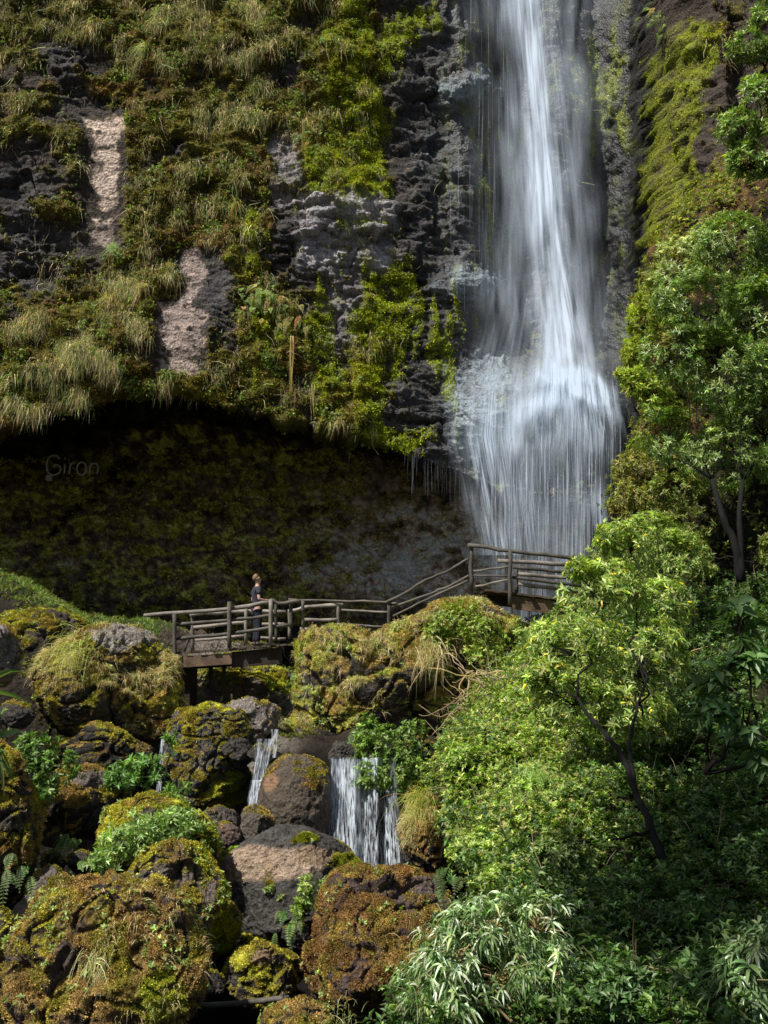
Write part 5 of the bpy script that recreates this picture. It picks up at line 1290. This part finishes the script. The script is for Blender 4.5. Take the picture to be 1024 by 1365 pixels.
    skinned('shirt', tv, [(0, 1), (1, 2), (2, 3), (3, 4), (3, 5), (5, 6), (3, 7), (7, 8)], [0.140, 0.138, 0.150, 0.125, 0.062, 0.085, 0.072, 0.085, 0.072], shirt, root, 2)
    jv = [Vv[ix[k]] for k in ('pel', 'hr', 'kr', 'ar', 'hl', 'kl', 'al')]; jv[0] = jv[0] + (0, 0, 0.02)
    skinned('trousers', jv, [(0, 1), (1, 2), (2, 3), (0, 4), (4, 5), (5, 6)], [0.130, 0.105, 0.082, 0.066, 0.105, 0.082, 0.066], jeans, root, 2)
    for k, t in (('ar', 'tr'), ('al', 'tl')):
        a_, b_ = Vv[ix[k]] * [1, 1, 0.55], Vv[ix[t]] + (0, 0.03, 0.01)
        skinned('shoe', [a_ + (0, -0.04, 0), (a_ + b_) / 2, b_], [(0, 1), (1, 2)], [0.05, 0.048, 0.042], shoe, root, 2)
    h = Vv[ix['hd2']]; 
    o = skinned('hair', [h + (0, -0.03, -0.085), h + (0, -0.03, -0.01), h + (0, -0.006, 0.045), h + (0, 0.04, 0.06)], [(0, 1), (1, 2), (2, 3)], [0.078, 0.100, 0.098, 0.06], hair, root, 2)
person()

# ================================================================== SHRUBS AND TREES
def shrub(name, label, cat, ells, tips, leaf, stems=(), mat=None, group=None, twigs=60, stemcol=(0.10, 0.075, 0.05), loc=None, fill=0.55):
    """ells: (px, py, rx, ry, Y) crown lobes; leaf: dict for rosettes; stems: [(list of (px,py,Y)), radius0, radius1]"""
    cs = np.array([P(e[0], e[1], e[4]) for e in ells]); sc = np.array([[e[2] / F * e[4], 0.8 * (e[2] + e[3]) / 2 / F * e[4], e[3] / F * e[4]] for e in ells])
    vol = (sc[:, 0] * sc[:, 2]); k = rng.choice(len(ells), tips * 3, p=vol / vol.sum())
    d = nrm(rng.normal(size=(tips * 3, 3))); r = rng.uniform(fill, 1.0, tips * 3) ** 0.6
    pos = cs[k] + d * sc[k] * r[:, None]
    # gaps and clumps
    g = fbm(pos, 1.1 / max(0.25, float(np.mean(sc))), 2, float(cs[0, 0] * 7 + 50)) + 0.35 * fbm(pos, 3.0 / max(0.25, float(np.mean(sc))), 1, 5.0)
    keep = np.argsort(-(g + rng.normal(size=len(g)) * 0.12))[:tips]
    pos = pos[keep]; d = d[keep]; k = k[keep]
    pos = pos + rng.normal(size=pos.shape) * 0.04
    base = P(*stems[0][0][0]) if stems else cs.mean(0) - [0, 0, sc[:, 2].max()]
    if loc is None: loc = base
    root = thing(name, label, cat, loc, group)
    mb = MB(); pal_ = leaf.get('cols')
    ax = d + np.array([0, -0.1, 0.6]) + rng.normal(size=d.shape) * 0.3
    rosettes(mb, pos, ax, leaf.get('n', 7), leaf['L'], leaf['W'], pal_, leaf.get('w'), leaf.get('spread', (0.5, 1.4)), leaf.get('droop', 0.4), leaf.get('long', False), leaf.get('var', 0.22), leaf.get('tv', 0.2))
    mb.build('foliage', mat or M_LEAF, parent=root)
    mb = MB()
    for (pp, r0, r1) in stems:
        W = np.array([P(*q) for q in pp]); out = [W[0]]
        for a, b in zip(W[:-1], W[1:]): out += list(wob(a, b, 5, 0.015 * pp[0][2] / 15)[1:])
        tube(mb, out, np.linspace(r0, r1, len(out)), stemcol, 7, True, 0.06)
    tops = [P(*s[0][-1]) for s in stems] or [base]
    tr = max(0.006, leaf['L'] * 0.05)
    for c_ in range(len(cs)):
        s0 = min(tops, key=lambda t: np.linalg.norm(t - cs[c_]))
        if np.linalg.norm(s0 - cs[c_]) > 0.05: tube(mb, wob(s0, cs[c_] - [0, 0, sc[c_, 2] * 0.3], 7, 0.03 * np.linalg.norm(s0 - cs[c_])), np.linspace(tr * 3.2, tr * 1.6, 7), stemcol, 5)
    for j in rng.choice(len(pos), min(twigs, len(pos)), replace=False):
        s0 = cs[k[j]] - [0, 0, sc[k[j], 2] * 0.3]
        tube(mb, wob(s0, pos[j], 5, 0.03), np.linspace(tr * 1.4, tr * 0.6, 5), stemcol, 4, False)
    mb.build('trunk' if stems else 'stems', M_BARK if stemcol[0] < 0.15 else M_GRASS, parent=root)
    return root

YG = [(0.22, 0.27, 0.08), (0.16, 0.21, 0.06), (0.32, 0.36, 0.15), (0.6, 0.48, 0.06)]
YGW = [4, 4, 2, 0.35]
GLS = [(0.14, 0.20, 0.055), (0.10, 0.15, 0.04), (0.21, 0.27, 0.10), (0.32, 0.32, 0.06)]
GLW = [3, 3, 2, 0.5]
DKG = [(0.06, 0.11, 0.035), (0.04, 0.08, 0.022), (0.10, 0.16, 0.06)]

shrub('yellow_green_tree', 'yellow-green leafy small tree with a leaning dark trunk at the right end of the bridge', 'tree',
      [(800, 790, 62, 55, 17.5), (770, 860, 72, 50, 17), (850, 880, 72, 70, 17.3), (765, 930, 62, 34, 16.6), (885, 815, 45, 45, 18), (835, 950, 65, 36, 16.8), (730, 905, 35, 24, 16.6), (840, 725, 50, 35, 18.5), (860, 960, 40, 36, 17)],
      2000, dict(L=0.125, W=0.036, cols=YG, w=YGW, n=8, droop=0.7, spread=(0.6, 1.6)),
      [([(892, 1165, 13.4), (868, 1105, 13.7), (845, 1050, 14.2), (825, 1000, 14.8), (792, 962, 15.6), (770, 930, 16.2)], 0.062, 0.022), ([(845, 1050, 14.2), (838, 990, 14.9), (850, 940, 16)], 0.04, 0.02), ([(868, 1105, 13.7), (840, 1115, 13.6), (815, 1120, 13.6)], 0.03, 0.012)], twigs=160, stemcol=(0.03, 0.024, 0.016))
shrub('pale_shrub', 'pale green bushy shrub spilling around the upper right end of the bridge', 'shrub',
      [(830, 760, 50, 45, 21.5), (870, 720, 50, 38, 22.5), (800, 745, 30, 22, 21.5), (905, 750, 50, 45, 22)], 1100, dict(L=0.12, W=0.035, cols=[(0.2, 0.25, 0.07), (0.28, 0.32, 0.1), (0.14, 0.19, 0.05)], n=7, droop=0.6), twigs=90)
shrub('glossy_tree', 'tall glossy-leaved tree with twin dark trunks on the right buttress', 'tree',
      [(925, 400, 62, 60, 25), (975, 330, 60, 50, 26), (900, 470, 50, 50, 24.8), (962, 500, 70, 65, 25), (895, 585, 52, 46, 25), (965, 610, 68, 52, 25), (1015, 440, 55, 90, 25.5), (1020, 560, 50, 80, 25), (860, 560, 26, 24, 25)],
      5600, dict(L=0.14, W=0.034, cols=GLS, w=GLW, n=9, droop=0.3, spread=(0.7, 1.5)), [([(988, 775, 23.4), (978, 720, 23.5), (962, 685, 23.6), (950, 640, 24.2)], 0.10, 0.05), ([(990, 775, 23.4), (986, 700, 23.5), (990, 640, 24.2)], 0.08, 0.05)], mat=M_GLOSS, twigs=160, stemcol=(0.02, 0.016, 0.012))
shrub('flowering_shrub', 'rounded pale shrub tipped with whitish new leaves at the top of the buttress', 'shrub',
      [(905, 345, 36, 30, 27), (940, 330, 34, 28, 27), (885, 375, 26, 24, 27)], 700, dict(L=0.15, W=0.04, cols=[(0.3, 0.33, 0.16), (0.2, 0.24, 0.08), (0.42, 0.40, 0.28)], n=8, droop=0.3), mat=M_GLOSS, twigs=60)
shrub('feathery_shrub', 'feathery yellow-green shrub hanging off the left edge of the buttress', 'shrub',
      [(858, 430, 22, 34, 27.4), (846, 470, 18, 26, 27.2), (868, 395, 20, 20, 27.4)], 900, dict(L=0.11, W=0.02, cols=[(0.3, 0.33, 0.05), (0.24, 0.26, 0.04), (0.16, 0.18, 0.03)], n=8, droop=0.6), twigs=60)
shrub('small_yellow_shrub', 'small yellow-leaved shrub leaning out over the ledge of the waterfall', 'shrub',
      [(850, 508, 24, 18, 26), (872, 520, 26, 22, 26), (832, 500, 12, 6, 26)], 380, dict(L=0.15, W=0.04, cols=[(0.32, 0.34, 0.07), (0.2, 0.26, 0.06)], n=8, droop=0.4), twigs=50)
shrub('overhanging_tree', 'dark glossy tree branches overhanging the upper right corner', 'tree',
      [(985, 170, 34, 30, 24), (1010, 130, 30, 34, 24), (1000, 215, 34, 24, 24), (1030, 190, 30, 50, 24), (1000, 60, 30, 26, 24), (1030, 30, 30, 40, 24)], 1100, dict(L=0.16, W=0.04, cols=GLS + [(0.35, 0.33, 0.2)], w=GLW + [0.6], n=9, droop=0.5), mat=M_GLOSS, twigs=80,
      stems=[([(1110, 330, 25), (1070, 250, 24.6), (1035, 180, 24.2), (1020, 90, 24)], 0.09, 0.03)])
shrub('edge_shrub', 'leafy shrub under the glossy tree, beside its twin trunks', 'shrub',
      [(915, 700, 36, 26, 24.5), (900, 655, 40, 26, 24.8), (1035, 740, 26, 34, 24), (925, 745, 28, 24, 23.5)], 700, dict(L=0.13, W=0.04, cols=[(0.12, 0.15, 0.04), (0.2, 0.2, 0.05), (0.08, 0.11, 0.03)], n=7, droop=0.5), twigs=60)
shrub('creeping_shrub', 'olive creeping shrub on the lower left edge of the buttress', 'shrub',
      [(850, 625, 34, 26, 27), (832, 660, 26, 22, 26.8), (870, 665, 26, 22, 26.4)], 600, dict(L=0.11, W=0.035, cols=[(0.16, 0.17, 0.04), (0.24, 0.22, 0.05), (0.1, 0.1, 0.03)], n=7, droop=0.5), twigs=80, stemcol=(0.2, 0.16, 0.1))
SIL = [(0.20, 0.26, 0.12), (0.11, 0.17, 0.06), (0.34, 0.40, 0.28), (0.08, 0.13, 0.04)]
shrub('silvery_shrub', 'silvery shrub with long shining drooping leaves at the bottom centre', 'shrub',
      [(660, 1225, 60, 34, 9.4), (610, 1270, 62, 38, 9.2), (715, 1225, 48, 34, 9.5), (560, 1305, 34, 32, 9.2), (660, 1290, 70, 40, 9.3), (600, 1335, 60, 30, 9.1), (740, 1290, 24, 40, 9.4)], 640,
      dict(L=0.125, W=0.026, cols=SIL, n=9, droop=0.65, long=True, spread=(0.6, 1.5)),
      [([(720, 1400, 9.2), (725, 1330, 9.3), (722, 1270, 9.4), (700, 1235, 9.5)], 0.018, 0.009), ([(730, 1400, 9.1), (660, 1340, 9.1), (600, 1330, 9.1), (560, 1350, 9.1)], 0.016, 0.007), ([(720, 1400, 9.2), (680, 1345, 9.2), (640, 1300, 9.3)], 0.014, 0.008), ([(700, 1420, 9), (690, 1300, 9.3), (688, 1240, 9.4)], 0.014, 0.007)],
      mat=M_GLOSS, twigs=120, stemcol=(0.34, 0.25, 0.14))
shrub('dark_glossy_shrub', 'dark shrub with long drooping leaves in the bottom right corner', 'shrub',
      [(1000, 1270, 36, 30, 8.6), (1020, 1235, 30, 24, 8.6), (985, 1320, 40, 34, 8.5), (1025, 1330, 30, 50, 8.5)], 240, dict(L=0.14, W=0.032, cols=[(0.10, 0.15, 0.06), (0.06, 0.10, 0.04), (0.18, 0.24, 0.12)], n=9, droop=0.6, long=True), mat=M_GLOSS, twigs=40,
      stems=[([(1050, 1430, 8.5), (1020, 1340, 8.5), (1005, 1290, 8.6)], 0.02, 0.01)])
shrub('cascade_bush', 'dense dark green bush hanging over the top of the wide cascade', 'bush',
      [(510, 1000, 38, 34, 20.6), (535, 1025, 34, 30, 20.4), (500, 1035, 30, 18, 20.2), (548, 990, 22, 30, 21), (490, 980, 20, 24, 21)], 1000, dict(L=0.10, W=0.05, cols=[(0.10, 0.16, 0.03), (0.15, 0.21, 0.05), (0.06, 0.1, 0.02)], n=6, droop=0.4), twigs=50)
shrub('outcrop_bush', 'light green bush on the high right end of the mossy outcrop', 'bush',
      [(610, 830, 40, 28, 24.2), (640, 850, 34, 30, 24), (580, 850, 24, 20, 24.2), (650, 880, 26, 24, 23.8)], 900, dict(L=0.09, W=0.045, cols=[(0.18, 0.23, 0.05), (0.12, 0.17, 0.03), (0.25, 0.27, 0.07)], n=6, droop=0.4), twigs=50)
shrub('left_bush', 'leafy green bush at the left edge under the large rounded boulder', 'bush',
      [(50, 1000, 34, 22, 17.5), (75, 1025, 30, 24, 17.4), (35, 1030, 22, 20, 17.4), (52, 1055, 20, 16, 17.2)], 420, dict(L=0.11, W=0.045, cols=[(0.10, 0.17, 0.04), (0.14, 0.2, 0.06), (0.06, 0.1, 0.03)], n=7, droop=0.4), twigs=40)
shrub('shade_plant', 'broad-leaved green plant in the shade right of the left-edge bush', 'plant',
      [(165, 1035, 24, 16, 18.8), (195, 1025, 28, 18, 18.8), (215, 1015, 18, 12, 18.8)], 150, dict(L=0.14, W=0.045, cols=[(0.10, 0.18, 0.05), (0.14, 0.22, 0.07)], n=8, droop=0.4), twigs=20)
shrub('trickle_plant', 'small green plant hanging beside the thin trickle', 'plant', [(222, 985, 12, 5, 20), (238, 1048, 14, 9, 18.6), (222, 1060, 8, 8, 18.6)], 40, dict(L=0.13, W=0.045, cols=[(0.14, 0.22, 0.06)], n=7), twigs=8)
shrub('ledge_plants', 'row of pale green leafy plants across the top of a mossy boulder', 'plant',
      [(190, 1105, 38, 20, 15.6), (235, 1098, 38, 16, 15.7), (160, 1125, 28, 18, 15.5), (260, 1110, 14, 10, 15.7), (135, 1150, 14, 12, 15.4)], 420, dict(L=0.12, W=0.035, cols=[(0.2, 0.28, 0.1), (0.14, 0.21, 0.06), (0.27, 0.33, 0.14)], n=8, droop=0.3), twigs=50)
shrub('boulder_weed', 'small light green weed hanging between the tan-topped and reddish-brown boulders', 'plant',
      [(412, 1190, 16, 18, 15.4), (400, 1215, 10, 14, 15.4)], 110, dict(L=0.08, W=0.035, cols=[(0.22, 0.28, 0.07), (0.15, 0.2, 0.05)], n=6), twigs=10)
shrub('broadleaf_plant', 'plant with broad matt leaves at the right picture edge', 'plant',
      [(985, 830, 30, 28, 13), (1005, 880, 28, 24, 13), (960, 905, 26, 16, 13)], 42, dict(L=0.24, W=0.12, cols=[(0.09, 0.15, 0.05), (0.06, 0.11, 0.04)], n=7, long=True, droop=0.4), twigs=20,
      stems=[([(1020, 1000, 13), (1000, 920, 13), (990, 860, 13)], 0.02, 0.01)])
shrub('broadleaf_plant', 'plant with broad dark leaves on a bare branch below the other broad-leaved plant', 'plant',
      [(950, 945, 30, 20, 13), (1000, 960, 36, 20, 13), (1010, 1010, 24, 20, 13)], 46, dict(L=0.2, W=0.09, cols=[(0.07, 0.13, 0.05), (0.05, 0.09, 0.03)], n=7, long=True, droop=0.4), twigs=20,
      stems=[([(1090, 1000, 13), (1000, 1020, 13), (940, 1030, 13)], 0.015, 0.008)])
shrub('long_leaf_plant', 'plant with long strap leaves poking in at the left picture edge', 'plant',
      [(-14, 950, 22, 30, 6.0), (-10, 920, 16, 14, 6.0), (-16, 990, 14, 12, 6)], 9, dict(L=0.26, W=0.035, cols=[(0.10, 0.18, 0.05), (0.15, 0.23, 0.07)], n=9, long=True, droop=0.5, spread=(0.9, 1.5)), mat=M_GLOSS, twigs=6,
      stems=[([(-120, 1300, 6), (-60, 1080, 6), (-20, 960, 6)], 0.02, 0.012)])
# bushes that make up the slope
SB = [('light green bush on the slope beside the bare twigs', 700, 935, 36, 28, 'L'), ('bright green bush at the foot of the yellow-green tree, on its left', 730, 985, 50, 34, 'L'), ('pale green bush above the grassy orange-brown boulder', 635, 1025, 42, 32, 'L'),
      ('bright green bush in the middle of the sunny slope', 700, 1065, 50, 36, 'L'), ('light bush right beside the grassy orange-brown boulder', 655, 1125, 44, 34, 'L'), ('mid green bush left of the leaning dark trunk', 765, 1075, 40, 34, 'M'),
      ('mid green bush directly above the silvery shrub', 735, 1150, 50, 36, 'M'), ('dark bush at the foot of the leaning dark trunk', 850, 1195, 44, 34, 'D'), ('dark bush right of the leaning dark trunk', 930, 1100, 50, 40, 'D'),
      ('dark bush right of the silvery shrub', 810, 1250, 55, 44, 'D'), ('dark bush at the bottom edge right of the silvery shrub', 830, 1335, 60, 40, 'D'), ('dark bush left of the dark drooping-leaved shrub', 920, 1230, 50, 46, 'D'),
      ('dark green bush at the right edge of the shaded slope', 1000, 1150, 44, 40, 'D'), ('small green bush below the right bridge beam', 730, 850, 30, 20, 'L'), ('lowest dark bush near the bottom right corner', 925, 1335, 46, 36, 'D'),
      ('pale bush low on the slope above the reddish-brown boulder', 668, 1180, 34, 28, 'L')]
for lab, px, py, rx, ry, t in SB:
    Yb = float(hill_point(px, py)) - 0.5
    cols = {'L': [(0.205, 0.27, 0.06), (0.14, 0.205, 0.04), (0.31, 0.35, 0.13)], 'M': [(0.12, 0.17, 0.05), (0.09, 0.13, 0.04), (0.17, 0.2, 0.08)], 'D': DKG}[t]  # palettes paint the sun and shade of the slope into the leaves
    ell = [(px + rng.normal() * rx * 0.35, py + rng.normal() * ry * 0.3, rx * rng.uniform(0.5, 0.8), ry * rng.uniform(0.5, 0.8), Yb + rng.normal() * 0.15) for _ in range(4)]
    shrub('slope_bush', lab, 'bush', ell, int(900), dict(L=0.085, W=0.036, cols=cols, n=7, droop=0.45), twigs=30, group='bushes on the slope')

def thicket():
    root = thing('bare_twigs', 'tangle of bare pale twigs right of the mossy outcrop', 'twigs', P(660, 960, 22.5))
    mb = MB()
    for k in range(60):
        p = P(rng.uniform(625, 680), rng.uniform(890, 975), rng.uniform(21.2, 22.4)); d = nrm(np.array([-1.0, -0.2, rng.normal() * 0.7])); n = 12; st = rng.uniform(0.06, 0.12); pts = [p]
        for j in range(n):
            d = nrm(d + rng.normal(size=3) * 0.28 + [0, 0, -0.02]); pts.append(pts[-1] + d * st)
        tube(mb, pts, np.linspace(0.014, 0.006, len(pts)), pal(1, [(0.36, 0.28, 0.2), (0.26, 0.2, 0.14)], None, 0.15)[0], 5, False)
    mb.build('twig_tangle', M_GRASS, parent=root)
    for x0, y0, x1, y1 in ((700, 885, 600, 980), (760, 930, 660, 905), (820, 960, 700, 905), (740, 990, 620, 925)):
        mb = MB(); tube(mb, wob(P(x0, y0, 22), P(x1, y1, 21.6), 9, 0.06), np.linspace(0.025, 0.01, 9), (0.22, 0.17, 0.12), 5); mb.build('branch', M_GRASS, parent=root)
thicket()
grass_tuft(575, 872, 'straw-coloured grass hanging in a fringe off the mossy outcrop', 260, 0.75, STRAW, P(575, 868, 23.6), (0, -1, 0.1), spread=0.16, w=0.02)
grass_tuft(560, 1080, 'long yellow-green grass falling left over the orange-brown boulder', 220, 0.75, [(0.3, 0.32, 0.08), (0.22, 0.28, 0.06), (0.36, 0.28, 0.1)], P(563, 1068, 18.6), (-0.6, -0.7, 0.5), spread=0.10, w=0.016)
grass_tuft(90, 880, 'pale sweeping grass on the upper left of the large rounded boulder', 320, 0.6, [(0.4, 0.38, 0.16), (0.3, 0.3, 0.1)], P(95, 868, 22.6), (-0.5, -0.6, 0.3), spread=0.2, w=0.014)
grass_tuft(125, 1285, 'green and straw grass tuft on the front of the biggest foreground boulder', 90, 0.35, [(0.24, 0.3, 0.12), (0.42, 0.38, 0.2)], P(128, 1285, 10.5), (0, -0.8, 0.5), spread=0.07, w=0.008)
grass_tuft(490, 1345, 'small grass tuft at the bottom edge below the reddish-brown boulder', 80, 0.35, [(0.24, 0.3, 0.1), (0.4, 0.36, 0.2)], P(450, 1362, 11.2), (0, -0.3, 1), spread=0.1, w=0.008)
grass_tuft(560, 1300, 'green grass tuft between the reddish-brown boulder and the silvery shrub', 140, 0.5, [(0.2, 0.27, 0.08), (0.34, 0.32, 0.14)], P(575, 1260, 12.4), (0, -0.3, 1), spread=0.12, w=0.01)
grass_tuft(730, 1030, 'pale green grass clump in the middle of the sunny slope', 160, 0.6, [(0.26, 0.34, 0.14)], P(715, 1040, 16.6), (-0.2, -0.5, 0.8), spread=0.12, w=0.012)

# unseen tree added beside the viewpoint, canopy placed to shade the lower right slope
def added_shade_tree():
    mb = MB(); root = thing('added_shade_tree', 'unseen leafy tree added beside the viewpoint to shade the lower right slope', 'tree', (-4.0, -4.0, 5.3))
    cen = np.array([[-3.4, 2.6, 17.2], [-4.7, 5.4, 16.9], [-4.2, 6.8, 17.0], [-3.2, 8.2, 17.6], [-3.5, 4.2, 17.2], [-2.1, 9.4, 18.4]])[:6]
    sc = np.array([[1.4, 1.6, 0.9]] * 6)
    k = rng.integers(0, 6, 2000); d = nrm(rng.normal(size=(2000, 3))); pos = cen[k] + d * sc[k] * rng.uniform(0.3, 1, (2000, 1))
    rosettes(mb, pos, d + [0, 0, 0.8], 7, 0.26, 0.09, DKG, None, (0.6, 1.5), 0.4)
    mb.build('foliage', M_LEAF, parent=root)
    mb = MB(); tube(mb, wob((-4.0, -4.0, 5.3), (-3.6, -0.8, 13.5), 7, 0.1), np.linspace(0.35, 0.2, 7), (0.06, 0.045, 0.03), 10)
    for c_ in cen: tube(mb, wob((-3.6, -0.8, 13.5), c_, 7, 0.15), np.linspace(0.16, 0.05, 7), (0.06, 0.045, 0.03), 7)
    mb.build('trunk', M_BARK, parent=root)
added_shade_tree()

def stems():
    # dead and bare stems standing in the undergrowth and trailing down the cliff
    mb = MB(); D = HL
    i = pickh(D, (D['py'] > 780) * (0.4 + blob(D['px'], D['py'], 720, 1000, 150, 140)), 520)
    for j in i:
        p0 = D['p'][j]; d = nrm(D['n'][j] * 0.7 + rng.normal(size=3) * 0.6 + [0, 0, 0.8]); n = 6; pts = [p0]; st = rng.uniform(0.06, 0.16)
        for _ in range(n): d = nrm(d + rng.normal(size=3) * 0.22); pts.append(pts[-1] + d * st)
        tube(mb, pts, np.linspace(0.009, 0.004, n + 1), pal(1, [(0.26, 0.21, 0.14), (0.12, 0.09, 0.06), (0.34, 0.28, 0.2)], None, 0.2)[0], 4, False)
    o = mb.build('dry_stems', M_GRASS); tag(o, 'thin dry stems standing among the undergrowth on the slope', 'stems', None, 'stuff')
    mb = MB(); D = CL
    w = D['face'] * (0.1 + blob(D['px'], D['py'], 60, 260, 90, 120) + 0.8 * blob(D['px'], D['py'], 60, 60, 80, 60) + 0.3 * (D['px'] < 420)) * (1 - D['tang'])
    for j in pick(D, w, 620):
        p0 = D['p'][j] + D['n'][j] * 0.04; d = nrm(D['n'][j] * 0.35 + rng.normal(size=3) * 0.7 + [0, 0, -0.5]); n = 6; pts = [p0]; st = rng.uniform(0.05, 0.16)
        for _ in range(n): d = nrm(d + rng.normal(size=3) * 0.35 + [0, -0.02, -0.12]); pts.append(pts[-1] + d * st)
        tube(mb, pts, np.linspace(0.011, 0.005, n + 1), pal(1, [(0.30, 0.26, 0.2), (0.14, 0.10, 0.07), (0.42, 0.38, 0.3)], None, 0.2)[0], 4, False)
    o = mb.build('trailing_stems', M_GRASS); tag(o, 'thin grey woody stems trailing over the left part of the cliff', 'stems', None, 'stuff')
stems()
